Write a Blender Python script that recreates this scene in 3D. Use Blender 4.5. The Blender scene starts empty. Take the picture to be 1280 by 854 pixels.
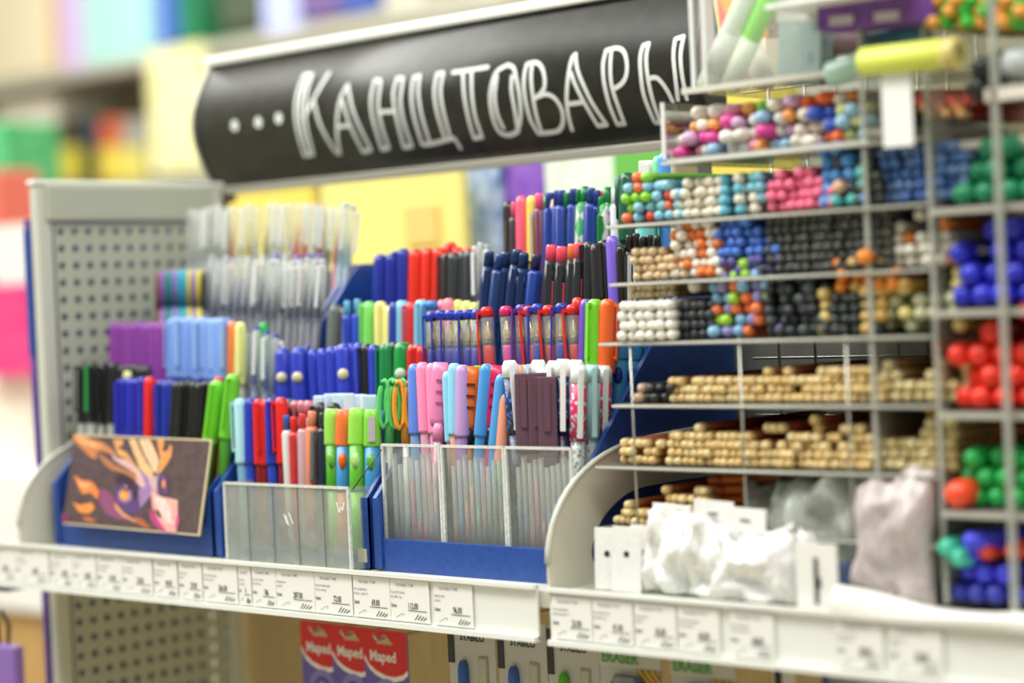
import bpy, bmesh, math, random
from mathutils import Vector, Matrix, noise
nz_ = noise.noise
random.seed(7)
S = bpy.context.scene
COL = S.collection
# ------------------------------------------------------------------ camera
F = 2600.0
_mx = Vector((-2840.0, 73.0, F)).normalized()
_yy = Vector((2380.0, -157.0, F)); _yy = (_yy - _mx*(_yy @ _mx)).normalized()
_X = -_mx; _Z = _X.cross(_yy)
if _Z.y > 0: _Z = -_Z
# rows of R: camera right, down, forward written in world axes
RIGHT = Vector((_X.x, _yy.x, _Z.x)); DOWN = Vector((_X.y, _yy.y, _Z.y)); FWD = Vector((_X.z, _yy.z, _Z.z))
CAM = -(RIGHT*(32/F) + DOWN*(302/F) + FWD)*1.5
cd = bpy.data.cameras.new('camera'); cam = bpy.data.objects.new('camera', cd); COL.objects.link(cam)
cd.sensor_width = 36; cd.lens = F/1280*36; cd.clip_start = .02; cd.clip_end = 60
up = -DOWN; back = -FWD
cam.matrix_world = Matrix(((RIGHT.x, up.x, back.x, CAM.x), (RIGHT.y, up.y, back.y, CAM.y), (RIGHT.z, up.z, back.z, CAM.z), (0, 0, 0, 1)))
cd.dof.use_dof = True; cd.dof.focus_distance = 1.62; cd.dof.aperture_fstop = 2.35
S.camera = cam
# ------------------------------------------------------------------ world and lamps
W = bpy.data.worlds.new('world'); S.world = W; W.use_nodes = True
W.node_tree.nodes['Background'].inputs[0].default_value = (.97, 1, .94, 1)
W.node_tree.nodes['Background'].inputs[1].default_value = .30
def area(name, loc, rot, sx, sy, e, c=(1, .99, .95)):
    l = bpy.data.lights.new(name, 'AREA'); l.shape = 'RECTANGLE'; l.size = sx; l.size_y = sy; l.energy = e; l.color = c
    o = bpy.data.objects.new(name, l); COL.objects.link(o); o.location = loc; o.rotation_euler = rot if len(rot) == 3 else (Vector(rot[3])-Vector(loc)).to_track_quat('-Z', 'Y').to_euler()
area('ceiling_light', (.2, -.9, 2.0), (.40, 0, 0), 2.6, .5, 46)
area('ceiling_light', (-2.0, 1.4, 2.1), (0, 0, 0), 3.0, .6, 30)
area('ceiling_light', (-3.5, .9, 2.3), (.7, 0, .2), 2.5, .6, 26)
area('ceiling_light', (-2.4, -.4, 2.45), (0, 0, 0, (-.4, .28, .45)), 4.0, 2.2, 210)
area('ceiling_light', (1.5, -.2, 1.7), (.2, .7, 0), .5, 1.8, 20)
S.view_settings.view_transform = 'Standard'; S.view_settings.look = 'None'; S.view_settings.gamma = 1
S.view_settings.use_curve_mapping = False
S.view_settings.exposure = -.06
# ------------------------------------------------------------------ helpers
def onY(px, py, Y):
    r = RIGHT*((px-640)/F) + DOWN*((py-427)/F) + FWD
    return CAM + r*((Y-CAM.y)/r.y)
def onX(px, py, X):
    r = RIGHT*((px-640)/F) + DOWN*((py-427)/F) + FWD
    return CAM + r*((X-CAM.x)/r.x)
def onP(px, py, p, n):
    r = RIGHT*((px-640)/F) + DOWN*((py-427)/F) + FWD
    return CAM + r*(((p-CAM) @ n)/(r @ n))
def hexc(h):
    v = [int(h[i:i+2], 16)/255 for i in (0, 2, 4)]
    return tuple(((x+.055)/1.055)**2.4 if x > .04 else x/12.92 for x in v) + (1,)
MC = {}
def mat(h, rough=.35, metal=0, kind='plain', h2='ffffff', scale=60, alpha=1.0, bump=0):
    k = (h, rough, metal, kind, h2, scale, alpha, bump)
    if k in MC: return MC[k]
    m = bpy.data.materials.new(kind+'_'+h); m.use_nodes = True; nt = m.node_tree; N = nt.nodes; L = nt.links
    b = N['Principled BSDF']; out = N['Material Output']
    b.inputs['Base Color'].default_value = hexc(h); b.inputs['Roughness'].default_value = rough; b.inputs['Metallic'].default_value = metal
    m.diffuse_color = hexc(h)
    def coords(sc, rot=(0, 0, 0)):
        tc = N.new('ShaderNodeTexCoord'); mp = N.new('ShaderNodeMapping'); L.new(tc.outputs['Object'], mp.inputs[0])
        mp.inputs['Scale'].default_value = sc if isinstance(sc, tuple) else (sc,)*3; mp.inputs['Rotation'].default_value = rot
        return mp.outputs[0]
    def mixc(fac):
        x = N.new('ShaderNodeMix'); x.data_type = 'RGBA'; x.inputs[6].default_value = hexc(h); x.inputs[7].default_value = hexc(h2)
        L.new(fac, x.inputs[0]); L.new(x.outputs[2], b.inputs['Base Color'])
    def ramp(fac, a, c):
        r = N.new('ShaderNodeValToRGB'); r.color_ramp.elements[0].position = a; r.color_ramp.elements[1].position = c
        L.new(fac, r.inputs[0]); return r.outputs[0]
    if kind in ('clear', 'haze', 'film'):
        tr = N.new('ShaderNodeBsdfTransparent'); tr.inputs[0].default_value = hexc(h)
        mx = N.new('ShaderNodeMixShader'); L.new(tr.outputs[0], mx.inputs[1])
        if kind == 'clear':
            g = N.new('ShaderNodeBsdfGlossy'); g.inputs['Roughness'].default_value = rough*.3
            lw = N.new('ShaderNodeLayerWeight'); lw.inputs[0].default_value = .28
            ma = N.new('ShaderNodeMath'); ma.operation = 'MULTIPLY_ADD'; ma.inputs[1].default_value = .8; ma.inputs[2].default_value = .05
            L.new(lw.outputs['Facing'], ma.inputs[0]); L.new(ma.outputs[0], mx.inputs[0]); L.new(g.outputs[0], mx.inputs[2])
        else:
            b.inputs['Base Color'].default_value = hexc(h2); L.new(b.outputs[0], mx.inputs[2])
            n = N.new('ShaderNodeTexNoise'); L.new(coords(scale), n.inputs[0]); n.inputs['Detail'].default_value = 4
            ma = N.new('ShaderNodeMath'); ma.operation = 'MULTIPLY_ADD'; ma.inputs[1].default_value = alpha*.8; ma.inputs[2].default_value = alpha*.6
            L.new(n.outputs[0], ma.inputs[0]); L.new(ma.outputs[0], mx.inputs[0])
        L.new(mx.outputs[0], out.inputs[0])
    elif kind == 'dots':
        v = N.new('ShaderNodeTexVoronoi'); L.new(coords(scale), v.inputs[0]); v.inputs['Scale'].default_value = 1
        mixc(ramp(v.outputs['Distance'], .33, .38))
    elif kind == 'diamond':
        c = N.new('ShaderNodeTexChecker'); L.new(coords((150, .01, 62), (0, .0, 0)), c.inputs[0]); c.inputs['Scale'].default_value = 1
        # harlequin: |x|+|z| cells
        mp = N.new('ShaderNodeMapping'); mp.inputs['Rotation'].default_value = (0, math.radians(45), 0)
        L.new(coords((150, .01, 75)), mp.inputs[0]); L.new(mp.outputs[0], c.inputs[0]); mixc(c.outputs['Fac'])
    elif kind == 'noise':
        n = N.new('ShaderNodeTexNoise'); L.new(coords(scale), n.inputs[0]); n.inputs['Detail'].default_value = 5
        mixc(ramp(n.outputs[0], .35, .7))
    elif kind == 'grain':
        n = N.new('ShaderNodeTexNoise'); L.new(coords((scale, scale, scale*.1)), n.inputs[0]); n.inputs['Detail'].default_value = 5
        mixc(ramp(n.outputs[0], .3, .75))
    elif kind == 'bars':
        w = N.new('ShaderNodeTexWave'); L.new(coords(scale), w.inputs[0]); w.inputs['Scale'].default_value = 1; w.bands_direction = 'Z'; w.inputs['Distortion'].default_value = 3
        mixc(ramp(w.outputs['Fac'], .45, .55))
    elif kind == 'barsx':
        w = N.new('ShaderNodeTexWave'); L.new(coords(scale), w.inputs[0]); w.inputs['Scale'].default_value = 1; w.bands_direction = 'DIAGONAL'
        mixc(ramp(w.outputs['Fac'], .49, .51))
    if bump:
        n = N.new('ShaderNodeTexNoise'); L.new(coords(220), n.inputs[0]); bp = N.new('ShaderNodeBump'); bp.inputs['Strength'].default_value = bump; bp.inputs['Distance'].default_value = .001
        L.new(n.outputs[0], bp.inputs['Height']); L.new(bp.outputs[0], b.inputs['Normal'])
    MC[k] = m; return m
CLR = lambda: mat('f2f6f4', .1, kind='clear')
def lathe(bm, prof, seg=12, axis='Z', off=(0, 0, 0), sx=1, sy=1):
    rings = []
    for z, r in prof:
        ring = []
        for i in range(seg):
            a = 2*math.pi*i/seg; x, y = r*math.cos(a)*sx, r*math.sin(a)*sy
            p = (x, y, z) if axis == 'Z' else ((x, z, y) if axis == 'Y' else (z, x, y))
            ring.append(bm.verts.new((p[0]+off[0], p[1]+off[1], p[2]+off[2])))
        rings.append(ring)
    for a, b in zip(rings, rings[1:]):
        for i in range(seg):
            f = bm.faces.new((a[i], a[(i+1) % seg], b[(i+1) % seg], b[i])); f.smooth = True
    bm.faces.new(rings[0][::-1]); bm.faces.new(rings[-1])
def box(bm, c, s, M=None, bev=0):
    r = bmesh.ops.create_cube(bm, size=1)
    for v in r['verts']:
        v.co = Vector((v.co.x*s[0]+c[0], v.co.y*s[1]+c[1], v.co.z*s[2]+c[2]))
        if M: v.co = M @ v.co
    if bev:
        es = list({e for v in r['verts'] for e in v.link_edges})
        bmesh.ops.bevel(bm, geom=es, offset=bev, segments=2, affect='EDGES', profile=.6)
def prism(bm, pts, a, b, axis='X', hole=None):
    def P(p, t): return {'X': (t, p[0], p[1]), 'Y': (p[0], t, p[1]), 'Z': (p[0], p[1], t)}[axis]
    A = [bm.verts.new(P(p, a)) for p in pts]; B = [bm.verts.new(P(p, b)) for p in pts]; n = len(pts)
    for i in range(n): bm.faces.new((A[i], A[(i+1) % n], B[(i+1) % n], B[i]))
    if hole:
        C = [bm.verts.new(P(p, a)) for p in hole]; D = [bm.verts.new(P(p, b)) for p in hole]
        for i in range(n):
            j = (i+1) % n
            bm.faces.new((C[i], C[j], D[j], D[i])); bm.faces.new((A[i], A[j], C[j], C[i])); bm.faces.new((B[i], B[j], D[j], D[i]))
    else:
        bm.faces.new(A[::-1]); bm.faces.new(B)
def tube(bm, pts, r, seg=8, closed=False):
    pts = [Vector(p) for p in pts]; n = len(pts); rings = []
    for i, p in enumerate(pts):
        d = (pts[(i+1) % n]-pts[i-1]) if closed else (pts[min(i+1, n-1)]-pts[max(i-1, 0)])
        d.normalize(); u = d.orthogonal().normalized() if abs(d.z) > .9 else d.cross(Vector((0, 0, 1))).normalized(); v = d.cross(u)
        rings.append([bm.verts.new(p+(u*math.cos(2*math.pi*k/seg)+v*math.sin(2*math.pi*k/seg))*r) for k in range(seg)])
    pr = list(zip(rings, rings[1:])) + ([(rings[-1], rings[0])] if closed else [])
    for a, b in pr:
        for k in range(seg):
            f = bm.faces.new((a[k], a[(k+1) % seg], b[(k+1) % seg], b[k])); f.smooth = True
    if not closed: bm.faces.new(rings[0][::-1]); bm.faces.new(rings[-1])
def mesh(bm, name, m):
    bmesh.ops.recalc_face_normals(bm, faces=bm.faces)
    me = bpy.data.meshes.new(name); bm.to_mesh(me); bm.free()
    if m: me.materials.append(m)
    return me
def NB(): return bmesh.new()
def link(name, me, parent=None, loc=(0, 0, 0)):
    o = bpy.data.objects.new(name, me); COL.objects.link(o); o.location = loc
    if parent: o.parent = parent
    return o
def part(name, bm, m, parent=None, loc=(0, 0, 0)): return link(name, mesh(bm, name, m), parent, loc)
def tag(o, label, cat, group=None, kind=None):
    o['label'] = label; o['category'] = cat
    if group: o['group'] = group
    if kind: o['kind'] = kind
    return o
def root(name, label, cat, loc=(0, 0, 0), group=None):
    return tag(link(name, None, None, loc), label, cat, group)
def struct(name, bm, m):
    o = part(name, bm, m); o['kind'] = 'structure'; return o
ORD = ['first', 'second', 'third', 'fourth', 'fifth', 'sixth', 'seventh', 'eighth', 'ninth', 'tenth', 'eleventh', 'twelfth', 'thirteenth', 'fourteenth', 'fifteenth', 'sixteenth', 'seventeenth', 'eighteenth', 'nineteenth', 'twentieth'] + ['twenty-'+w for w in ['first', 'second', 'third', 'fourth', 'fifth', 'sixth', 'seventh', 'eighth', 'ninth']]
def textmesh(s, size, m, sx=1.0, bold=0):
    cu = bpy.data.curves.new('text', 'FONT'); cu.body = s; cu.size = size; cu.resolution_u = 2; cu.offset = bold
    o = bpy.data.objects.new('text', cu); COL.objects.link(o)
    me = bpy.data.meshes.new_from_object(o.evaluated_get(bpy.context.evaluated_depsgraph_get()))
    bpy.data.objects.remove(o); bpy.data.curves.remove(cu)
    me.transform(Matrix(((sx, 0, 0, 0), (0, 0, 0, 0), (0, 1, 0, 0), (0, 0, 0, 1))))   # stands upright in the X-Z plane
    me.materials.clear(); me.materials.append(m); me.name = 'print'
    return me
# ------------------------------------------------------------------ setting
FL = -1.1
bm = NB(); box(bm, (-2.0, 1.5, FL-.02), (13, 9, .04)); struct('floor', bm, mat('cfc3a8', .4, kind='noise', h2='bfae8c', scale=3))
bm = NB(); box(bm, (-2.5, 3.15, .7), (11, .1, 3.6)); struct('wall_back', bm, mat('e9e2cf', .8, kind='noise', h2='ddd5c0', scale=2))
bm = NB(); box(bm, (-6.6, 1.0, .7), (.1, 8, 3.6)); struct('wall_left', bm, mat('e4e0d2', .8, kind='noise', h2='dad4c2', scale=2))

# ---- the shelving unit
XL = -.659
BEI = mat('b9bdab', .45, bump=.05); BEI2 = mat('cfd1c2', .4); PANEL = mat('c4ae80', .7, kind='grain', h2='b39b6a', scale=30)
unit = root('shelving_unit', 'beige metal shop shelving unit carrying the pen trays and pencil rack', 'shelving', (-.1, .15, FL))
def U(name, bm, m):
    for v in bm.verts: v.co -= Vector((-.1, .15, FL))
    return part(name, bm, m, unit)
bm = NB(); box(bm, (-.03, .135, -.012), (1.26, .262, .012)); U('shelf_board', bm, BEI2)
bm = NB(); box(bm, (-.03, .15, -1.05), (1.3, .4, .1)); U('base', bm, BEI)
bm = NB(); box(bm, (-.03, .283, (-1.0-.02)/2), (1.3, .012, .98)); U('back_panel', bm, PANEL)
bm = NB(); box(bm, (-.03, .283, .09), (1.3, .008, .22)); U('upper_back_panel', bm, mat('8f8f83', .5, kind='noise', h2='7d7e72', scale=9))
for y in (.042, .262):
    bm = NB(); box(bm, (XL-.003, y+(.010 if y < .1 else 0), (FL+.1+.333)/2), (.012, .018, .333-FL-.1), bev=.004); U('post', bm, BEI2)
bm = NB(); box(bm, (.60, .262, -.35), (.026, .026, 1.35), bev=.005); U('post', bm, BEI2)
bm = NB(); box(bm, (XL, .152, .316), (.018, .2, .034), bev=.003); U('top_rail', bm, BEI)
bm = NB(); box(bm, (XL-.003, .157, .336), (.013, .232, .005), bev=.0015); U('top_edge', bm, mat('eef0e6', .3))
# perforated side panels: every hole is cut through
def perforated(z0, nz, name):
    bm = NB(); p = .0163; y0 = .062
    for i in range(12):
        for j in range(nz):
            cy, cz = y0+p*(i+.5), z0+p*(j+.5)
            for x in (XL+.002,):
                oc, ic, ib = [], [], []
                for k in range(8):
                    a = math.pi/4*k; c, s = math.cos(a), math.sin(a); q = 1/max(abs(c), abs(s))*p/2
                    oc.append(bm.verts.new((x, cy+c*q, cz+s*q))); ic.append(bm.verts.new((x, cy+c*.0040, cz+s*.0040))); ib.append(bm.verts.new((x-.0025, cy+c*.0040, cz+s*.0040)))
                for k in range(8):
                    l = (k+1) % 8
                    bm.faces.new((oc[k], oc[l], ic[l], ic[k])); bm.faces.new((ic[k], ic[l], ib[l], ib[k]))
    bmesh.ops.remove_doubles(bm, verts=bm.verts, dist=.00005)
    U(name, bm, BEI)
perforated(-.013, 19, 'perforated_panel'); perforated(-.013-20*.0163, 19, 'perforated_panel')
# curved shelf brackets with an arched opening
out_ = [(0, -.02), (-.001, .01), (.001, .028), (.008, .045), (.02, .061), (.038, .075), (.062, .086), (.09, .093), (.14, .097), (.2, .098), (.256, .098), (.258, .05), (.258, -.02), (.12, -.02)]
hol_ = [(.050, .008), (.047, .015), (.049, .024), (.055, .034), (.064, .043), (.076, .050), (.09, .056), (.105, .059), (.14, .060), (.18, .060), (.22, .058), (.235, .04), (.235, .008), (.12, .008)]
def sm(p): return [((p[i][0]*3+p[(i+1) % len(p)][0])/4, (p[i][1]*3+p[(i+1) % len(p)][1])/4) if k == 0 else ((p[i][0]+p[(i+1) % len(p)][0]*3)/4, (p[i][1]+p[(i+1) % len(p)][1]*3)/4) for i in range(len(p)) for k in (0, 1)]
for x in (XL+.014, .012):
    bm = NB(); prism(bm, sm(out_), x-.002, x, 'X', sm(hol_)); br = U('bracket', bm, mat('d6d3c0', .4, bump=.03))
    bm = NB(); pts = [(x-.001, a, b) for a, b in sm(out_)[2:20]]; tube(bm, pts, .0022); U('bracket_rim', bm, BEI2)
# price rails
RAIL = mat('eef0e8', .25)
def rail(x0, x1, z):
    bm = NB(); box(bm, ((x0+x1)/2, .002, z-.019), (x1-x0, .002, .04)); box(bm, ((x0+x1)/2, -.0005, z), (x1-x0, .005, .003)); box(bm, ((x0+x1)/2, -.0005, z-.038), (x1-x0, .006, .004)); U('price_rail', bm, RAIL)
rail(-.70, -.002, -.003); rail(.010, .60, -.004)

# ---- price tags: paper and print
PAP = mat('f1f1ea', .6); INK = mat('3a3a3a', .6); INKL = mat('6d6d6d', .6)
TAGS = [(-12, 21, '36.00', 0), (21, 62, '16.00', 0), (64, 92, '10.00', 1), (92, 121, '16.00', 0), (122, 153, '61.00', 0), (153, 191, '25.00', 0), (193, 222, '40.00', 0), (224, 253, '29.00', 0), (254, 297, '266.00', 0),
        (298, 314, '10', 1), (315, 345, '186.', 0), (345, 393, '287.00', 0), (393, 440, '72.00', 0), (441, 487, '69.00', 0), (487, 536, '112.00', 0), (541, 590, '96.00', 0)]
TX = {}
def tm(s, size, m, sx=1., bold=0):
    k = (s, size, m.name, sx, bold)
    if k not in TX: TX[k] = textmesh(s, size, m, sx, bold)
    return TX[k]
def ribbon(bm, pts, w, y):
    for a, b in zip(pts, pts[1:]):
        d = Vector((b[0]-a[0], b[1]-a[1])); d.normalize(); n = Vector((-d.y, d.x))*w/2
        bm.faces.new([bm.verts.new((p[0]+s*n.x, y, p[1]+s*n.y)) for p, s in ((a, 1), (b, 1), (b, -1), (a, -1))])
def price_tag(xa, xb, zt, zb, price, label, low, k, desc):
    w = xb-xa; h = zt-zb
    t = root('price_tag', label, 'price tag', (xa, -.0002, zb), 'price tags in the shelf edge rail')
    bm = NB(); box(bm, (w/2, 0, h/2), (w-.0006, .0005, h)); part('paper', bm, PAP, t)
    y = -.0006; dz = -.004 if low else 0
    sx = min(1, w/.034)*.8
    link('print', tm('Код товара: Т 0'+str(1070+k), .0032, INKL, sx*.8), t, (w*.16, y, h*.84+dz*.3))
    link('print', tm(desc[0], .0027, INKL, sx*.8), t, (.0012, y, h*.66+dz*.3))
    link('print', tm(desc[1], .0027, INKL, sx*.8), t, (.0012, y, h*.55+dz*.3))
    link('print', tm('Цена', .0035, INK, sx*.9, .00005), t, (.001, y, h*.33))
    pm = link('price', tm(price, .0068, INK, sx*.75, .0001), t, (w*.5 if len(price) < 6 else w*.45, y, h*.31))
    bm = NB(); ribbon(bm, [(w*.45, h*.27), (w*.93, h*.27)], .0005, y)
    z0 = h*.05
    ribbon(bm, [(w*.3+math.cos(a)*w*.12*(a*.35+.2), z0+.0022+math.sin(a*1.3)*.002) for a in [i*.4 for i in range(9)]], .0003, y)
    for q in range(4): ribbon(bm, [(w*.62+q*w*.07, z0), (w*.62+q*w*.07+w*.09, z0+.0045-.0006*q)], .0007, y)
    part('signature', bm, INK, t)
DESC = [('Ручка гелевая синяя', '0,5 мм, прозрач.'), ('Ручка шариковая', 'автомат. синий, 0,7'), ('Ручка 3М Пастель', 'NG_2080 12 цв.'), ('Маркер текст.', 'желтый')]
zt0, zb0 = -.0055, -.0375
for i, (a, b, p, low) in enumerate(TAGS):
    xa = onY(a, 720, 0).x; xb = onY(b, 720, 0).x
    lab = 'white price tag reading %s, %s from left in the left shelf rail' % (p, ORD[i])
    price_tag(xa, xb, zt0, zb0, p, lab, low, i, DESC[i % 4])
for i, (a, b, p) in enumerate([(690, 741, '23.00'), (741, 792, '41.00'), (793, 846, '45.00'), (847, 900, '46.00'), (912, 968, '68.00'), (1044, 1104, '89.00'), (1110, 1178, '84.00')]):
    price_tag(onY(a, 770, 0).x, onY(b, 780, 0).x, -.008, -.0385, p, 'white price tag reading %s, %s from left in the right shelf rail' % (p, ORD[i]), 0, 30+i, DESC[(i+1) % 4])

# ------------------------------------------------------------------ the sign
def YS(z):
    t = min(1, max(0, (z-.334)/(.462-.334))); return .292-.026*math.sin(math.pi*t)
def onSign(px, py):
    Y = .28
    for _ in range(8): P = onY(px, py, Y); Y = YS(P.z)
    return P
SX0, SX1 = -.690, -.040
sign = root('shop_sign', 'long curved black sign with chalk lettering above the pen trays', 'sign', (-.38, .3, .33))
def SG(name, bm, m):
    for v in bm.verts: v.co -= Vector((-.38, .3, .33))
    return part(name, bm, m, sign)
bm = NB(); N_ = 20; F1, F2 = [], []
for i in range(N_+1):
    z = .334+(.462-.334)*i/N_
    F1.append((bm.verts.new((SX0, YS(z), z)), bm.verts.new((SX1, YS(z), z)))); F2.append((bm.verts.new((SX0, YS(z)+.003, z)), bm.verts.new((SX1, YS(z)+.003, z))))
for i in range(N_):
    for Q in (F1, F2):
        f = bm.faces.new((Q[i][0], Q[i][1], Q[i+1][1], Q[i+1][0])); f.smooth = True
    for e in (0, 1): bm.faces.new((F1[i][e], F1[i+1][e], F2[i+1][e], F2[i][e]))
SG('board', bm, mat('24241e', .36, kind='noise', h2='33332b', scale=14))
bm = NB(); box(bm, ((SX0+SX1)/2, .296, .4665), (SX1-SX0+.01, .022, .009), bev=.002); SG('top_rail', bm, mat('f2f5ea', .25))
bm = NB(); box(bm, ((SX0+SX1)/2, .291, .3305), (SX1-SX0+.01, .012, .008), bev=.001); SG('bottom_rail', bm, mat('a6a294', .35, metal=.3))
for x in (SX0-.003, SX1+.002):
    pts = [(YS(.334+.128*i/12)-.001, .334+.128*i/12) for i in range(13)]; bm = NB(); prism(bm, [(.303, .334)]+pts[:]+[(.303, .462)], x-.0015, x+.0015); SG('end_cap', bm, mat('9a9c94', .3, metal=.4) if x < -.5 else mat('2c2c26', .5))
for x in (SX0+.012, SX1-.012):
    bm = NB(); box(bm, (x, .292, .326), (.012, .02, .014)); box(bm, (x, .289, .30), (.012, .004, .05)); SG('mount', bm, mat('55564f', .4))
WHT = mat('e6eae4', .55)
A6 = lambda p: (340+p[0]/4.496, 20+p[1]/4.496)
A7 = lambda p: (600+p[0]/4.496, 20+p[1]/4.496)
AT = lambda p: (540+p[0]/3.555, p[1]/3.555)
LET = [
 (A6, [[(185,330),(150,420),(135,520),(145,640),(185,785),(235,775),(200,640),(190,540),(200,420),(230,330),(185,330)], [(205,345),(172,430),(162,530),(172,640),(210,770)], [(325,320),(280,390),(235,470),(185,570)], [(235,470),(270,600),(320,700),(365,770)]]),
 (A6, [[(385,770),(370,680),(370,570),(390,460),(430,385)], [(430,385),(450,500),(490,610),(560,750),(515,765),(440,610),(400,480)], [(375,622),(440,615)], [(365,770),(385,770)]]),
 (A6, [[(580,360),(560,460),(568,570),(620,750),(660,740),(620,620),(600,500),(615,362),(580,360)], [(610,540),(690,535)], [(705,350),(685,440),(700,560),(745,740),(790,730),(745,600),(725,480),(740,350),(705,350)]]),
 (A6, [[(845,718),(800,560),(787,440),(800,345),(835,335),(825,430),(845,560),(888,705)], [(845,720),(890,720),(1010,690),(1030,690),(1062,742)], [(975,690),(930,540),(915,420),(930,325),(967,320),(950,420),(967,540),(1005,680)]]),
 (AT, [[(95,322),(165,312),(250,298)], [(140,320),(145,420),(165,530),(190,615),(225,608),(195,520),(180,420),(178,320)]]),
 (A7, [[(160,275),(100,310),(70,380),(60,470),(75,570),(110,650),(165,670),(215,650),(232,560),(225,450),(205,340),(190,290),(160,275)], [(98,340),(86,450),(100,550),(135,630)], [(183,340),(180,420),(200,540),(215,640)]]),
 (A7, [[(265,270),(250,350),(255,450),(285,580),(330,660)], [(295,275),(290,350),(300,450),(320,560),(345,640)], [(265,270),(320,262),(350,290),(365,340),(365,400),(340,440),(315,460),(370,440),(420,460),(460,520),(470,590),(450,640),(400,655),(330,660)]]),
 (A7, [[(520,640),(500,560),(490,460),(500,330),(520,240),(540,215),(550,300),(590,400),(640,500),(715,610),(665,618),(590,490),(540,390),(515,320)], [(505,495),(580,485)]]),
 (A7, [[(710,200),(695,270),(700,370),(730,500),(775,610),(815,605),(780,510),(745,400),(735,300),(740,205)], [(710,195),(770,180),(810,200),(828,260),(825,330),(800,380),(755,410)]]),
 (A7, [[(985,600),(925,450),(905,310),(905,220),(920,165),(952,155),(937,230),(945,340),(970,460),(1010,580)], [(985,600),(1060,595)], [(960,350),(1000,350),(1050,410),(1085,480)], [(1115,470),(1100,340),(1090,220),(1100,130),(1147,115),(1130,220),(1140,340),(1165,465)]]),
]
def stroke(bm, pts, w):
    P = [Vector(p) for p in pts]; out = []
    for i in range(len(P)-1):
        a, b = P[i], P[i+1]; p0 = P[i-1] if i else a; p3 = P[i+2] if i+2 < len(P) else b
        sharp0 = i and (a-p0).angle(b-a, 0) > .9; sharp1 = i+2 < len(P) and (b-a).angle(p3-b, 0) > .9
        if sharp0: p0 = a
        if sharp1: p3 = b
        for k in range(5):
            t = k/5; out.append(.5*((2*a)+(b-p0)*t+(2*p0-5*a+4*b-p3)*t*t+(3*a-p0-3*b+p3)*t**3))
    out.append(P[-1])
    Q = [onSign(q.x, q.y) for q in out]
    def V(x, z): return bm.verts.new((x, YS(z)-.0008, z))
    for a, b in zip(Q, Q[1:]):
        d = Vector((b.x-a.x, b.z-a.z))
        if d.length < 1e-6: continue
        d.normalize(); n = Vector((-d.y, d.x))*w/2
        bm.faces.new([V(a.x+n.x, a.z+n.y), V(b.x+n.x, b.z+n.y), V(b.x-n.x, b.z-n.y), V(a.x-n.x, a.z-n.y)])
    for q in Q:
        bm.faces.new([V(q.x+math.cos(k*math.pi/4)*w/2, q.z+math.sin(k*math.pi/4)*w/2) for k in range(8)])
for f, strokes in LET:
    bm = NB()
    for s in strokes: stroke(bm, [f(p) for p in s], .0041)
    SG('letter', bm, WHT)
for p in ((294, 157), (323.5, 153), (349, 148)):
    bm = NB(); q = onSign(*p); bm.faces.new([bm.verts.new((q.x+.0056*math.cos(k*math.pi/8), YS(q.z+.0056*math.sin(k*math.pi/8))-.0008, q.z+.0056*math.sin(k*math.pi/8))) for k in range(16)]); SG('dot', bm, WHT)

# ------------------------------------------------------------------ pen trays
BLU = mat('2a4f9e', .32, kind='noise', h2='24468f', scale=40, bump=.04)
TR = {'A': (-.633, -.402, [.005, .055, .100, .150]), 'B': (-.397, -.206, [.002, .034, .070, .112]), 'C': (-.200, .006, [.014, .053, .100, .148])}
LBL = {'A': 'left blue stepped pen tray behind the dragon picture', 'B': 'middle blue stepped pen tray behind the scratched clear box', 'C': 'right blue stepped pen tray beside the curved bracket'}
YTC = {'C1': .062}
YT = {1: .052, 2: .100, 3: .150, 4: .200}
for k, (x0, x1, fz) in TR.items():
    t = root('pen_tray', LBL[k], 'tray', ((x0+x1)/2, .13, -.006), 'blue stepped pen trays')
    def TP(name, bm, m=BLU, t=t, x0=x0, x1=x1):
        for v in bm.verts: v.co -= Vector(((x0+x1)/2, .13, -.006))
        part(name, bm, m, t)
    side = [(.030, -.004), (.030, .052), (.034, .056), (.205, .239), (.213, .244), (.240, .244), (.240, -.004)]
    for x in (x0, x1-.004): bm = NB(); prism(bm, side, x, x+.004); TP('side_wall', bm)
    for x in (x0, x1): bm = NB(); box(bm, (x+(.004 if x == x0 else -.004), .031, .024), (.008, .003, .056)); TP('front_flange', bm)
    lip = {'A': .025, 'B': .006, 'C': .021}[k]
    bm = NB(); box(bm, ((x0+x1)/2, .033, lip/2-.004), (x1-x0-.006, .003, lip+.006), bev=.0008); TP('front_lip', bm)
    for i in range(4):
        y = (.034, .078, .128, .176)[i]; y2 = (.078, .128, .176, .238)[i]
        bm = NB(); box(bm, ((x0+x1)/2, (y+y2)/2, fz[i]-.003), (x1-x0-.009, y2-y, .003)); TP('step', bm)
        if i: bm = NB(); box(bm, ((x0+x1)/2, y, (fz[i-1]+fz[i])/2+.012), (x1-x0-.009, .002, fz[i]-fz[i-1]+.03)); TP('riser', bm)
    bm = NB(); box(bm, ((x0+x1)/2, .239, .12), (x1-x0-.009, .002, .24)); TP('back_wall', bm)

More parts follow.
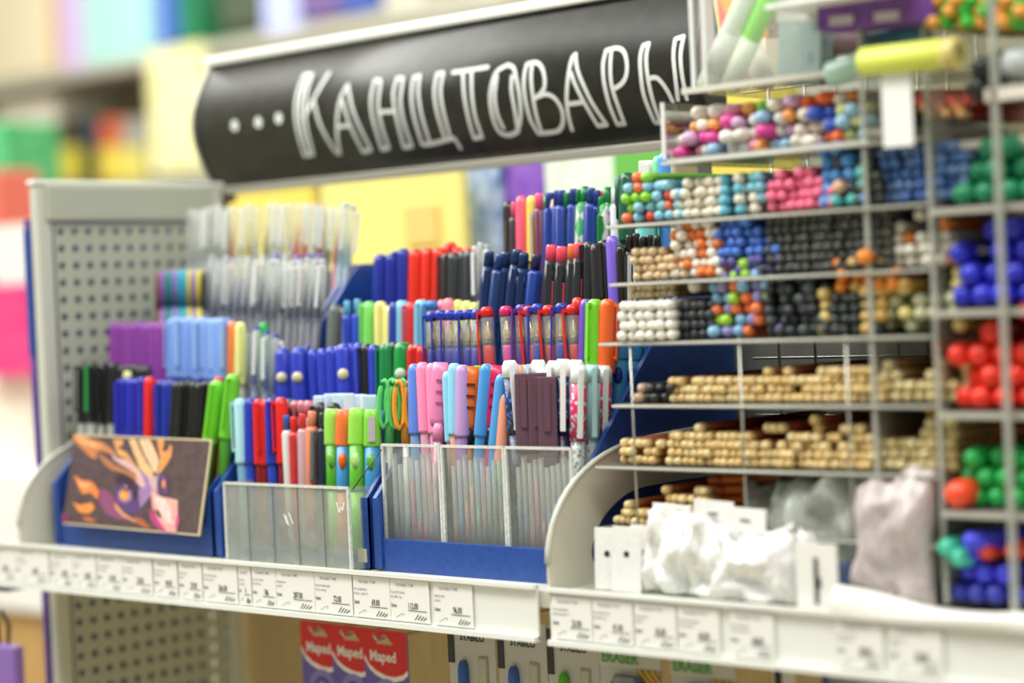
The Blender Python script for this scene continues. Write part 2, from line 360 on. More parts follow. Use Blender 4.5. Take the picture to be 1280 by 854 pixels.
# ------------------------------------------------------------------ pens
PC = {}
def pm(key, name, fn, m):
    k = key+(m.name,)
    if k not in PC: bm = NB(); fn(bm); PC[k] = mesh(bm, name, m)
    return PC[k]
def clipf(L, r, ln=.042, w=.0032, bow=.0):
    def f(bm):
        box(bm, (0, -(r+.0022), L-.004-ln/2), (w, .0014, ln), bev=.0004); box(bm, (0, -(r+.0008), L-.0045), (w, .0036, .003))
        box(bm, (0, -(r+.0012), L-.003-ln+.001), (w, .0022, .002))
    return f
def lf(prof, seg=12, sx=1, sy=1): return lambda bm: lathe(bm, prof, seg, sx=sx, sy=sy)
def build_pen(kind, L, c, r=None):
    """returns [(name, mesh, children)]; local z runs from the pen's foot (0) to its top (L)"""
    L = round(L/.003)*.003; K = (kind, round(L, 4), r)
    col = lambda i, **k: mat(c[i] if i < len(c) else c[-1], .28, **k)
    P = []
    A = lambda name, fn, m, ch=(): P.append((name, pm(K+(name, len(P)), name, fn, m), list(ch)))
    if kind in ('cap', 'bigcap', 'plug'):
        R = r or (.0056 if kind != 'bigcap' else .0072); CL = .056
        bar = mat('e4e8e6', .2) if c[1] == 'clear' else col(1)
        A('barrel', lf([(0, .002), (.004, R*.72), (L-CL, R*.78), (L-CL+.006, R*.78)]), bar)
        A('cap', lf([(L-CL, R*1.02), (L-CL+.002, R), (L-.006, R*.92), (L-.0015, R*.72), (L, R*.4)]), col(0))
        if kind != 'plug': A('clip', clipf(L, R*.93), col(2) if len(c) > 2 else col(0))
        if len(c) > 3: A('emblem', lambda bm: lathe(bm, [(R*.8, .0048), (R+.0004, .0048), (R+.0004, .0001)], 18, 'Y', (0, 0, L-.026)), mat(c[3], .4))
    elif kind == 'gel':
        R = .0057
        A('barrel', lf([(0, .002), (.004, .0046), (L-.034, .0046), (L-.029, .0040)]), col(0))
        A('ring', lf([(L-.030, .0049), (L-.027, .0049)]), mat('2c2620', .3))
        A('tip', lf([(L-.027, .0040), (L-.021, .0037), (L-.012, .0013), (L-.009, .0006)]), mat('e6cf88', .22, metal=.75))
        A('cap', lf([(L-.052, R), (L-.008, R*.95)]), mat('f6f8fa', .1, kind='film', h2='ffffff', alpha=.14, scale=90))
        A('cap_top', lf([(L-.008, R*1.0), (L-.002, R*.9), (L, R*.6)]), col(1))
        A('clip', clipf(L, R, .047, .004), col(1))
    elif kind == 'click':
        R = r or .0052
        A('barrel', lf([(0, .0012), (.012, .0036), (.03, R), (L-.016, R*.95), (L-.013, R*.7)]), col(0))
        A('button', lf([(L-.014, R*.6), (L-.0012, R*.58), (L, R*.45)]), col(1))
        A('clip', clipf(L-.013, R*.92, .040), col(2) if len(c) > 2 else col(0))
    elif kind == 'fatclick':      # soft grip retractable pen with a coloured stripe
        R = .0062
        A('barrel', lf([(0, .0015), (.012, .0045), (.04, R), (L-.03, R), (L-.013, R*.8)]), col(0))
        A('button', lf([(L-.014, .0044), (L-.002, .0042), (L, .0034)]), col(1))
        A('clip', clipf(L-.013, R*.95, .042, .0044), col(0))
        A('stripe', lambda bm: [box(bm, (.0022, -R*.93, L-.052), (.0042, .0022, .045), Matrix.Rotation(0, 4, 'Z'), bev=.0006)], col(1))
    elif kind == 'clear':
        R = .0050
        A('barrel', lf([(0, .002), (.004, .0038), (L-.05, .0038)]), mat('f6f8fa', .1, kind='film', h2='ffffff', alpha=.16, scale=90))
        A('refill', lf([(.006, .0027), (L-.045, .0027), (L-.03, .0009), (L-.02, .0005)], 8), col(0))
        A('cap', lf([(L-.052, R), (L-.006, R*.9), (L, R*.6)]), mat('f6f8f6', .12, kind='film', h2='f6f8f6', alpha=.26, scale=90))
        A('clip', clipf(L, R*.9, .036, .0026), mat('f2f5f2', .15))
        if len(c) > 1: A('cap_top', lf([(L-.001, R*.6), (L+.003, R*.5)]), col(1))
    elif kind == 'stab':
        R = .0067
        A('barrel', lf([(0, .004), (.004, R*.85), (L-.068, R*.95)], 14), col(1))
        A('grip', lf([(L-.068, R*.97), (L-.065, R), (L-.027, R*.98)], 14), col(2))
        A('cap', lf([(L-.030, R*1.06), (L-.028, R*1.08), (L-.008, R*1.0), (L-.001, R*.9), (L, R*.7)], 14, 1.05, .95), col(0), ())
        A('oval_patch', lambda bm: lathe(bm, [(-R*1.10, .0001), (-R*1.10, .8), (-R*.8, .8)], 16, 'Y') or [setattr(v, 'co', Vector((v.co.x*.0044, v.co.y, L-.042+v.co.z*.008))) for v in bm.verts], col(3))
        if len(c) > 4: A('barcode_sticker', lambda bm: box(bm, (.001, -R*1.07, L-.016), (.006, .002, .020), bev=.0003), mat('f4f4f0', .5, kind='bars', h2='202020', scale=2200))
    elif kind == 'loop':
        A('barrel', lf([(0, .0015), (.004, .0030), (L-.045, .0030)]), mat('ecece8', .3))
        A('cap', lf([(L-.052, .0042), (L-.02, .0038), (L-.012, .002)]), col(0))
        def f(bm):
            for s in (-1, 1): tube(bm, [(s*.0045+.0042*math.cos(a), -.004, L-.020+.019*math.sin(a)) for a in [i*math.pi/8 for i in range(16)]], .0021, 6, True)
        A('loop_clip', f, col(0))
    elif kind == 'slit':
        R = .0078
        A('barrel', lf([(0, .002), (.004, .0036), (L-.04, .004)]), col(1))
        A('band', lf([(L-.062, .0050), (L-.048, .0052)]), col(2))
        A('cap', lf([(L-.050, R*.84), (L-.044, R), (L-.008, R*.9), (L, R*.7)], 14, 1.05, .7), col(0))
        def f(bm):
            for q in range(3): box(bm, (.0012, -R*.66, L-.014-.009*q), (.0066, .0022, .0018), Matrix.Translation((0, 0, 0)))
        A('slit', f, col(3))
    elif kind == 'flat':
        A('barrel', lambda bm: box(bm, (0, 0, (L-.06)/2), (.0125, .008, L-.06), bev=.0015), col(0))
        A('cap', lambda bm: box(bm, (0, 0, L-.03), (.0142, .0096, .06), bev=.0012), col(0))
        A('clip', lambda bm: box(bm, (.0, -.0062, L-.022), (.005, .0014, .038), bev=.0004), col(0))
    elif kind == 'rect':
        A('barrel', lambda bm: box(bm, (0, 0, (L-.03)/2), (.008, .007, L-.03), bev=.001), col(1))
        A('cap', lambda bm: box(bm, (0, 0, L-.018), (.0125, .009, .036), bev=.0016), col(0))
    elif kind == 'floral':
        R = .0062
        A('barrel', lf([(0, .002), (.004, .0052), (L-.052, .0055)]), mat(c[2], .3, kind='dots', h2=c[1], scale=240))
        A('cap_sleeve', lf([(L-.056, R), (L-.012, R)], 14), mat(c[4], .3, kind='dots', h2=c[3], scale=260))
        A('cap_top', lf([(L-.013, R*1.06), (L-.004, R*1.04), (L, R*.7)], 14), col(0))
        A('clip', clipf(L, R, .05, .0042), col(0))
    elif kind == 'diamond':
        A('barrel', lf([(0, .0015), (.012, .004), (.04, .0068), (L-.016, .0068), (L-.013, .004)], 14), mat(c[0], .35, kind='diamond', h2=c[1]))
        A('button', lf([(L-.014, .0036), (L, .0032)]), col(2))
    elif kind == 'hex':
        A('barrel', lf([(0, .002), (.01, .0045), (L-.03, .0048)], 6), col(0)); A('cap', lf([(L-.035, .0052), (L-.002, .005), (L, .003)]), col(1))
    return L, P
NAMES = {'cap': 'capped_pen', 'bigcap': 'marker_pen', 'plug': 'capped_pen', 'gel': 'gel_pen', 'click': 'click_pen', 'fatclick': 'click_pen', 'clear': 'clear_pen', 'stab': 'ergonomic_pen', 'loop': 'looped_pen', 'slit': 'wide_cap_pen', 'flat': 'highlighter', 'rect': 'capped_pen', 'floral': 'patterned_pen', 'diamond': 'click_pen', 'hex': 'felt_tip_pen'}
STEP = {1: 'front row', 2: 'second step', 3: 'third step', 4: 'top step'}
TN = {'A': 'left tray', 'B': 'middle tray', 'C': 'right tray'}
def run(tier, desc, kind, c, pts, lean=0, r=None, dy=0, grp=None, rz=None):
    """pens standing in one tray step, given where their tops show; desc: colour and kind"""
    T, n = tier[0], int(tier[1]); fz = TR[T][2][n-1]; N = len(pts)
    for i, p in enumerate(pts):
        Y = YTC.get(tier, YT[n])+dy+random.uniform(-.003, .003)
        top = onY(p[0], p[1], Y)
        if T == 'C' and top.x > TR['C'][1]-.012: top = onX(p[0], p[1], TR['C'][1]-.012+random.uniform(-.001, .001)); Y = top.y
        ln = p[2] if len(p) > 2 else lean+random.uniform(-1.3, 1.3)
        a = math.radians(ln); b = math.radians(3.0)
        ax = Vector((math.sin(a), math.sin(b), math.cos(a))).normalized()
        L = (top.z-fz)/ax.z
        if dy > 0 and L > .16: pass
        L, P = build_pen(kind, L, c, r)
        base = top-ax*L
        place = '%s of the %s' % (STEP[n], TN[T])
        if N == 1: lab = '%s, %s' % (desc, place.replace(' the ', ' '))
        else: lab = '%s, %s from left, %s' % (desc, ORD[i], place.replace(' the ', ' '))
        o = root(NAMES[kind], lab, 'pen' if kind not in ('bigcap', 'flat') else 'marker', base, grp or ('%ss on the %s' % (desc, place) if N > 1 else None))
        z = rz if rz is not None else .6 if kind == 'fatclick' else (random.choice((-.75, -.6, 2.1)) if kind == 'gel' else random.choice((random.uniform(.2, 1.1), random.uniform(-.9, -.5), random.uniform(1.7, 2.3))))
        o.rotation_mode = 'QUATERNION'; o.rotation_quaternion = ax.to_track_quat('Z', 'Y') @ Matrix.Rotation(0, 3, 'Z').to_quaternion()
        # keep the clip side turned to the front before the small random twist
        q = Vector((0, 0, 1)).rotation_difference(ax); o.rotation_quaternion = q @ Matrix.Rotation(z, 3, 'Z').to_quaternion()
        made = {}
        for nm, me, ch in P:
            par = made.get({'clip': 'cap', 'slit': 'cap', 'cap_top': 'cap', 'emblem': 'cap', 'barcode_sticker': 'cap', 'loop_clip': 'cap', 'oval_patch': 'grip', 'refill': 'barrel'}.get(nm), o)
            made[nm] = link(nm, me, par)
def xs(a, b, n, y, jy=1.5, y2=None): return [(a+(b-a)*i/max(1, n-1), y+((y2-y)*i/max(1, n-1) if y2 is not None else 0)+random.uniform(-jy, jy)) for i in range(n)]
BK, RD, BL_, NV, GR, LG = '1c1d1f', 'd8241c', '2a35b8', '1b2858', '128a3c', '7fd63a'
# --- left tray
run('A1', 'black capped pen with grey barrel', 'cap', [BK, 'b9bdb6'], xs(103, 141, 4, 454)); run('A1', 'black pen with green clip and grey barrel', 'cap', [BK, 'b9bdb6', '2c9a4e'], [(114, 453)], rz=.3)
run('A1', 'dark capped pen behind the blue ones', 'cap', ['23241f', '2a2a28'], xs(148, 183, 6, 457), dy=.016)
run('A1', 'pen with pale yellow top', 'plug', ['e6e79a', '2a2f6a'], [(160, 464)], dy=.009)
run('A1', 'royal blue capped pen', 'cap', ['2e33b0', '3560c0'], xs(150, 178, 5, 473)); run('A1', 'glossy red capped pen', 'cap', ['e2281e', 'd8e0e2'], [(187, 471)])
run('A1', 'navy blue capped pen', 'cap', ['23339e', 'dfe6ee'], xs(195, 215, 4, 475)); run('A1', 'slim black capped pen', 'cap', ['22231f', '3a3b39'], xs(222, 265, 7, 477), 5)
run('A1', 'red pen end showing behind', 'plug', ['d8301e', 'c02818'], [(273, 471)], dy=.01)
run('A1', 'large lime green highlighter', 'bigcap', ['72cc30', '58a838'], [(272, 476, 11), (292, 468, 10)], rz=.2)
run('A2', 'purple felt pen', 'plug', ['8a3f9c', '6e2f86'], xs(143, 208, 9, 403), 0, .0058)
run('A2', 'light blue pen with blue refill', 'cap', ['7fa3e6', '4a62d0', '9cc0ee'], xs(216, 284, 12, 398)); run('A2', 'orange capped pen', 'plug', ['f0884a', 'e27830'], [(291, 402)])
run('A2', 'pale yellow capped pen', 'cap', ['ecec96', 'd8dcc8'], [(301, 403)]); run('A2', 'green topped pen', 'plug', ['2ca050', 'b9c9c0'], [(330, 403)], dy=.01)
run('A2', 'clear gel pen with blue stopper', 'clear', ['3046a8', '2c3cae'], [(307, 414), (321, 412), (334, 418), (345, 422)], 2)
run('A3', 'dark red slim pen', 'hex', ['7e4a48', '8d504c'], [(200, 341)]); run('A3', 'lilac slim pen', 'hex', ['8f6cc0', '8f6cc0'], [(206, 339), (220, 338)])
run('A3', 'teal slim pen', 'hex', ['15857e', '15857e'], [(213, 339)]); run('A3', 'turquoise slim pen', 'hex', ['2795ae', '3aa0b8'], [(227, 338), (234, 338)]); run('A3', 'mustard yellow slim pen', 'hex', ['c8b832', 'd0c040'], [(240, 338), (251, 338)])
run('A3', 'violet slim pen', 'hex', ['7458b0', '7458b0'], [(246, 339)]); run('A3', 'black slim pen', 'hex', [BK, BK], [(257, 339)])
run('A3', 'transparent gel pen with navy refill', 'clear', ['24305c', 'b8c0c8'], xs(265, 404, 16, 327, 4), 7); run('A3', 'transparent gel pen with blue cap end', 'clear', ['24305c', '3a58c0'], xs(332, 400, 6, 323), 7, dy=.012)
run('A4', 'transparent gel pen', 'clear', ['c8ccc8'], xs(240, 284, 6, 262, 3, 257), 3); run('A4', 'transparent gel pen with red refill', 'clear', ['dc3a2e'], [(293, 258), (375, 254), (385, 253), (405, 256), (424, 258)], 6)
run('A4', 'transparent gel pen with yellow refill', 'clear', ['d8b83a'], [(313, 254)], 4); run('A4', 'transparent gel pen with olive refill', 'clear', ['8c8a3a'], [(336, 254), (414, 259)], 6)
run('A4', 'transparent gel pen with white refill', 'clear', ['dcdcd6'], [(303, 258), (323, 258), (346, 252), (355, 255), (365, 253), (395, 253)], 6); run('A4', 'transparent gel pen with orange band', 'clear', ['b84a30', 'e87024'], [(402, 264)], 6)
run('A4', 'transparent gel pen with pale blue refill', 'clear', ['9cc6dc', '8ab8d0'], [(441, 261, 9), (432, 258, 8)])
# --- middle tray
run('B1', 'pale cyan capped pen', 'bigcap', ['a9dbe0', '7fb4cc'], [(300, 498)], -3, .0066); run('B1', 'royal blue wide capped pen', 'cap', ['2438ae', '2a48c0'], [(313, 498), (339, 498)], -2, .0062)
run('B1', 'bright red capped pen', 'cap', ['e0241c', '8e1f22'], [(323, 499), (332, 500)], -2, .0058); run('B1', 'red capped pen with long clip', 'bigcap', ['e0241c', '8e1f22'], [(351, 497)], -3, .0064)
run('B1', 'dark green pen showing behind', 'plug', ['1c6a48', '1c6a48'], [(361, 499)], dy=.014); run('B1', 'pink plaid capped pen', 'floral', ['b86a74', 'b05a68', 'e0b8bc', 'a85560', '6a4a58'], [(371, 501), (380, 501), (388, 501)], dy=.014)
run('B1', 'click pen with green clip and speckled barrel', 'click', ['cfd2cc', '2c5aa8', '1d4a3a'], [(358, 519)], -3); run('B1', 'slim red click pen', 'click', ['cc3a3a', 'e02a22'], [(367, 521)], -3)
run('B1', 'silver and pink click pen', 'click', ['c8a0a4', 'd83a3a', 'c8ccd0'], [(378, 517)], -2); run('B1', 'peach click pen with grey clip', 'click', ['f0906e', 'f0906e', '8f8a84'], [(390, 514)], 2, .006, rz=.9)
run('B1', 'black round topped pen', 'bigcap', ['2b2a2c', '222'*2], [(401, 503), (418, 503)], dy=.012); run('B1', 'navy pen with silver writing', 'click', ['1f2838', '2a3242', '39424f'], [(404, 516)], -1, .006)
run('B1', 'green ergonomic pen with light green cap', 'stab', ['9bd955', '8ed04a', '4c9c22', '6cb838'], [(415, 511)], -2, rz=.55); run('B1', 'orange capped ergonomic pen with blue grip', 'stab', ['f0783a', 'f28452', '3f8ec4', 'ee6a22'], [(430, 512)], 0, rz=.6)
run('B1', 'light green ergonomic pen with pale oval', 'stab', ['98dc50', '8edc44', '5ab02a', 'b4e07c'], [(446, 510)], 0, rz=.6, dy=-.006); run('B1', 'blue and green ergonomic pen with barcode', 'stab', ['86d044', '86d044', '3c8cc0', '5aac3a', 'x'], [(465, 512)], 0, rz=.6)
run('B1', 'plain blue ergonomic pen', 'stab', ['2f74ac', '2f74ac', '2f6ca8', '2f6ca8'], [(477, 513)], dy=.01)
run('B1', 'translucent white boxy capped pen', 'rect', ['cfe0f2', '9fc0ea'], xs(400, 461, 6, 493), dy=.018)
for p, cc, nm in [((353, 436), 1, 0), ((373, 435), 1, 1), ((391, 437), 0, 0), ((403, 436), 0, 1), ((414, 434), 0, 2), ((422, 433), 0, 3), ((430, 430), 1, 2), ((439, 430), 0, 4), ((448, 429), 0, 5), ((467, 431), 0, 6)]:
    run('B2', ('%s wide blue cap pen with round pale emblem' if cc else '%s plain blue capped pen') % ORD[nm], 'bigcap', ['2c3cb4', '26308c', '2c3cb4']+(['cfc9a0'] if cc else []), [p], -4, .0080 if cc else .0058, rz=3.7, grp='blue capped pens on the middle tray second step')
run('B2', 'black capped pen with white lettering', 'cap', [BK, BK], [(458, 430), (473, 432), (493, 428)], -3, .006); run('B2', 'green capped pen', 'cap', ['148040', '14703a'], [(481, 430), (487, 429)], 0, .006); run('B2', 'wide green capped pen with round emblem', 'bigcap', ['118a3a', '117a36', '118a3a', 'b8d8b8'], [(504, 428)], 0, .009, rz=3.7)
run('B2', 'small red capped pen', 'cap', ['cc2220', 'b01c1c'], [(516, 431), (522, 431), (527, 433)])
run('B3', 'grey pen with black grip and arched clip', 'bigcap', ['6c7068', '2a2c2c', 'c8ccc4'], [(419, 381)], 3); run('B3', 'blue pen with pale blue button', 'click', ['2a48b8', '6fb4d8'], [(434, 376), (447, 374)])
run('B3', 'light green capped pen', 'cap', ['7fd866', '6cc058'], [(453, 379), (462, 377)], 0, .0066); run('B3', 'pale yellow capped pen', 'cap', ['ece68c', 'd6d890'], [(476, 377), (487, 383)], 0, .0066)
run('B3', 'dark blue capped pen', 'cap', ['26409c', '26409c'], [(493, 378)]); run('B3', 'sky blue capped pen', 'cap', ['86c6e0', '78b8d8'], [(503, 376), (527, 375)], 0, .0072); run('B3', 'red capped pen', 'cap', ['dc3030', 'c8282c'], [(515, 378)], 0, .0064)
run('B3', 'clear capped pen with blue top', 'gel', ['b8d0e0', '3a7ac8'], [(540, 376)]); run('B3', 'pink capped pen', 'plug', ['f08a9c', 'f08a9c'], [(553, 375), (561, 373)], dy=.01); run('B3', 'yellow topped pen', 'plug', ['e4e086', 'e4e086'], [(573, 375), (584, 376), (594, 378)], dy=.01)
run('B4', 'dark blue marker', 'bigcap', ['1f2f96', '1c2c86'], [(476, 318), (490, 317), (504, 311)], 1); run('B4', 'blue marker showing behind', 'bigcap', ['2a48b4', '2a48b4'], [(497, 314), (526, 313)], dy=.01); run('B4', 'red marker', 'bigcap', ['e0301e', 'd02a1c'], [(513, 318), (520, 312), (536, 311), (549, 310)], 2)
run('B4', 'red marker showing behind', 'bigcap', ['e0301e', 'd02a1c'], [(563, 303), (571, 309), (586, 310)], dy=.012); run('B4', 'black marker', 'bigcap', ['34383a', '2a2c2e'], [(559, 317), (568, 316), (580, 314), (588, 313)], 1)
run('B4', 'clear capped black pen', 'clear', ['30302e', 'c8ccc8'], [(594, 312), (601, 308), (608, 310)])
# --- right tray
run('C1', 'pen with green looped clip', 'loop', ['62d070'], [(489, 474)], 4, rz=.6); run('C1', 'pen with green looped clip beside the orange one', 'loop', ['62d070'], [(498, 473)], 2, dy=.008, rz=.6); run('C1', 'pen with orange looped clip', 'loop', ['f09a2c'], [(507, 475)], 1, rz=.6)
run('C1', 'periwinkle blue capped pen', 'plug', ['5f86dc', '7fa8d8'], [(518, 455)], -2, .0062); run('C1', 'pink capped pen', 'plug', ['f08cb4', 'e8a8c4'], [(528, 453), (540, 454)], -3, .0062); run('C1', 'wide pink slotted cap pen', 'slit', ['f08ab8', 'e8b0cc', 'f08ab8', 'c05080'], [(551, 453)], 3, rz=.6)
run('C1', 'short light blue capped pen', 'plug', ['86c8e0', 'f0a890'], [(560, 464)], -4); run('C1', 'light blue capped pen', 'plug', ['8acce6', 'f2b09c'], [(568, 454)], -2, .006); run('C1', 'lilac capped pen', 'plug', ['c09ad0', 'b890c8'], [(578, 456)], 1, .0062)
run('C1', 'wide orange slotted cap pen with black band', 'slit', ['f2762a', 'f2762a', '2b2c2a', '6a2a10'], [(589, 458)], 3, rz=.6); run('C1', 'green capped pen showing behind', 'plug', ['7ad640', '7ad640'], [(597, 457)], dy=.01)
run('C1', 'medium blue capped pen', 'plug', ['4a94d6', '4a94d6'], [(609, 455)], 6, .0062); run('C1', 'magenta slotted cap pen', 'slit', ['dc2460', 'dc2460', '2b2c2a', '7a1030'], [(621, 457)], 9, rz=.6); run('C1', 'azure capped pen leaning right', 'plug', ['4f9ad8', '4f9ad8'], [(628, 468)], 9, .006)
run('C1', 'peach and mint pen', 'plug', ['f0a084', '7cc8a8'], [(632, 492)], 7); run('C1', 'navy floral pen with white clip', 'floral', ['eceef0', '1f2a48', '4c6ab0', '26345a', '4c7ad0'], [(637, 451)], -6, rz=.9)
run('C1', 'orange topped pen showing behind', 'plug', ['f0a078', 'f0a078'], [(650, 456)], dy=.012); run('C1', 'light blue topped pen showing behind', 'plug', ['98cce0', '98cce0'], [(657, 456)], dy=.012)
run('C1', 'mauve brown flat highlighter', 'flat', ['6a4a58'], [(655, 467), (671, 466), (684, 471)], -2, rz=.62, dy=-.004); run('C1', 'white capped pen behind the mauve highlighters', 'floral', ['f0f2f0', '1f2a48', '4c6ab0', '3a5aa8', '9cc0e8'], [(673, 450), (680, 462)], 0, dy=.012)
run('C1', 'navy pen with dotted white topped cap', 'floral', ['f2f3f0', '1f2a48', '9a3050', '202c4c', '5a86c8'], [(693, 451), (704, 449)], 0, dy=.004); run('C1', 'white clipped pen beside the pink ones', 'floral', ['f2f3f0', '2f3a58', '9a3050', 'd8dce0', '5a86c8'], [(720, 450)], 0, dy=.008)
run('C1', 'pink dotted pen with white cap top', 'floral', ['e6f0ec', 'b9cac6', '8a4a5a', 'e02a68', 'bfe0e4'], [(724, 457), (755, 457)], 2, rz=.9, dy=-.004); run('C1', 'pale aqua capped pen', 'floral', ['b4dde0', '9cc4c8', 'c85068', 'a6d6dc', 'a6d6dc'], [(740, 456)], 1, dy=-.004, rz=.9)
run('C2', 'gold tipped gel pen with blue cap', 'gel', ['2f3fae', '2436a6'], [(540, 390), (551, 388), (563, 388), (574, 388), (585, 387), (597, 387)], -1); run('C2', 'gold tipped gel pen with red cap', 'gel', ['e0322a', 'd8241c'], [(608, 384), (661, 383), (685, 382), (715, 381)], -5)
run('C2', 'gold tipped gel pen with magenta cap', 'gel', ['e04898', 'd81f68'], [(632, 383)], -5); run('C2', 'gold tipped gel pen with purple cap', 'gel', ['6a3aa0', '5c2f96'], [(652, 381)]); run('C2', 'gold tipped gel pen with royal blue cap', 'gel', ['2f48b8', '2436a6'], [(672, 380), (702, 379)])
run('C2', 'red capped pen showing behind', 'plug', ['d83024', 'd83024'], [(722, 372)], dy=.01); run('C2', 'violet capped pen', 'plug', ['6c4cb8', '6c4cb8'], [(733, 374)], 3); run('C2', 'large lime green capped marker', 'bigcap', ['7ad832', '9a2a70'], [(744, 374)], 3, rz=0)
run('C2', 'orange capped marker with blue barrel', 'bigcap', ['f0682a', '48a4d8'], [(760, 374)], 3); run('C2', 'sky blue ergonomic pen', 'stab', ['3a90d0', '3a90d0', '4298d4', '2438a8'], [(777, 400), (793, 402)], 4, rz=.6); run('C2', 'blue ergonomic pen with green grip', 'stab', ['2f88c0', '7cb428', '7cb428', '9ccc40'], [(806, 404)], 5)
run('C3', 'navy click pen with green clip ring', 'fatclick', ['14305c', '14305c'], [(612, 314), (633, 315), (647, 312), (655, 316)], 7); run('C3', 'navy click pen leaning right', 'click', ['16346a', '16346a', '6fd64c'], [(626, 318)], 8, .007)
run('C3', 'blue click pen with black button', 'click', ['1f3f94', '1b2450'], [(671, 318)], 8, .0068); run('C3', 'black click pen with pink stripe', 'fatclick', ['303234', 'f0566e'], [(689, 306), (702, 308), (724, 303)], 2); run('C3', 'black click pen with orange stripe', 'fatclick', ['303234', 'ee7a34'], [(716, 305)], 3)
run('C3', 'black capped pen beside the magenta one', 'cap', ['26282a', '26282a'], [(736, 302)], 0); run('C3', 'magenta clear pen with barcode', 'cap', ['2c2a2c', 'c81f68', '3a3436'], [(744, 305)], -2); run('C3', 'black pen with long clip', 'bigcap', ['2a2b28', '45431e'], [(755, 300)], -3)
run('C3', 'violet rounded pen', 'plug', ['7a60d0', '7a60d0'], [(765, 295)], -4, .006); run('C3', 'amber pen with barcode', 'cap', ['30302c', 'c8741e', '24221e'], [(776, 307)], -1); run('C3', 'black and silver click pen', 'click', ['2a2a2a', '1c1c1c', 'b4b8ba'], [(787, 294), (795, 292), (803, 296), (812, 294), (822, 295)], 0)
run('C4', 'black pen with silver clip', 'cap', ['2b2c2a', '2b2c2a', 'd8dcdc'], [(635, 252)], -1); run('C4', 'black pen with pink end', 'click', ['403038', 'e05878'], [(643, 253)]); run('C4', 'pink topped pen with dark pink barrel', 'plug', ['f0607c', '862a50'], [(652, 245)], 0, .0058); run('C4', 'yellow topped pen with olive barrel', 'plug', ['ecd458', '8c8430'], [(665, 245)], 0, .0056)
run('C4', 'hot pink topped pen with silver grip', 'click', ['6a3048', 'f05888', 'c8c4c8'], [(674, 242)], 0, .0062); run('C4', 'green pen end showing behind', 'plug', ['6ad44c', '6ad44c'], [(681, 246)], dy=.01); run('C4', 'cream pen', 'plug', ['ead4b8', 'ead4b8'], [(694, 248)])
run('C4', 'blue click pen', 'click', ['223c90', '1f3680'], [(687, 241), (697, 238), (702, 238), (717, 236), (739, 235), (746, 238)], 2, .0062); run('C4', 'green click pen', 'click', ['12783c', '12783c'], [(709, 241), (723, 237), (752, 246)], 2)
run('C4', 'green diamond patterned click pen', 'diamond', ['16904a', 'b8bcb4', '128044'], [(731, 233), (759, 234)], 3); run('C4', 'red topped click pen', 'click', ['26408c', 'dc3428'], [(753, 239)], dy=.008); run('C4', 'white mechanical pencil', 'click', ['d4d4dc', 'e6e6e8', 'b8b8c0'], [(769, 236)], -2, .0058)
run('C4', 'dark green marker', 'bigcap', ['14523a', '14523a'], [(784, 216)], 0); run('C4', 'thin dark green pen', 'hex', ['165a40', '165a40'], [(776, 220)]); run('C4', 'white boxy highlighter', 'flat', ['e6e8e4'], [(810, 201)], 0); run('C4', 'light green slim pen', 'plug', ['7ad89a', '7ad89a'], [(823, 195)], 0); run('C4', 'bright blue slim pen', 'plug', ['4a90e0', '4a90e0'], [(830, 191)], 0)
run('C4', 'teal marker', 'bigcap', ['66c4c0', '58b8b4'], [(808, 264)], 0, .008, dy=-.02)

# ------------------------------------------------------------------ clear boxes in front of the trays
def clearbox(x0, x1, y0, y1, z0, z1, label, ribs, m, rim, taper=.0):
    t = root('clear_box', label, 'box', ((x0+x1)/2, (y0+y1)/2, z0), None)
    def B(n, c, s, mm=m):
        bm = NB(); box(bm, (c[0]-(x0+x1)/2, c[1]-(y0+y1)/2, c[2]-z0), s); part(n, bm, mm, t)
    zc = (z0+z1)/2; h = z1-z0
    B('front_wall', ((x0+x1)/2, y0, zc), (x1-x0, .0016, h)); B('side_wall', (x0, (y0+y1)/2, zc), (.0016, y1-y0, h)); B('side_wall', (x1, (y0+y1)/2, zc), (.0016, y1-y0, h)); B('bottom', ((x0+x1)/2, (y0+y1)/2, z0+.001), (x1-x0, y1-y0, .002))
    B('rim', ((x0+x1)/2, y0-.0003, z1), (x1-x0, .0024, .0022), rim)
    for q in (x0, x1): B('edge', (q, y0-.0002, zc), (.0022, .0022, h), rim)
    for q in ribs: B('divider', (q, (y0+y1)/2, zc), (.0008, y1-y0, h-.002), mat('f2f4f0', .3, kind='film', h2='c8ccc4', alpha=.10)); B('divider_edge', (q, y0-.0009, zc), (.0009, .0006, h-.002), mat('6e736a', .4))
    return t
HZ = mat('eef1ec', .25, kind='haze', h2='dcdfd6', alpha=.26, scale=22); RIM = mat('f4f7f2', .1, kind='film', h2='eef0ea', alpha=.75)
bx0, bx1 = onY(283, 650, .016).x, onY(437, 650, .016).x
tb = clearbox(bx0, bx1, .016, .066, -.0045, .061, 'scuffed clear plastic box holding the front pens of the middle tray', [onY(q, 650, .016).x for q in (312, 343, 374, 406)], HZ, RIM)
bm = NB()
for s in ([(355, 643), (359, 655)], [(357, 645), (361, 657)], [(361, 641), (366, 655)], [(421, 628), (424, 643), (426, 632), (428, 640), (430, 628)]):
    q = [onY(p[0], p[1], .0148) for p in s]
    ribbon(bm, [(p.x-tb.location.x, p.z-tb.location.z) for p in q], .0012, .0148-.041)
part('scratch', bm, mat('f4f4f0', .5), tb)
SLIM = mat('fafcfa', .15, kind='film', h2='f6f8f6', alpha=.34, scale=200)
CB = mat('f4f6f3', .15, kind='haze', h2='dfe2dc', alpha=.10, scale=30)
def C_(px): return onY(px, 620, .038).x
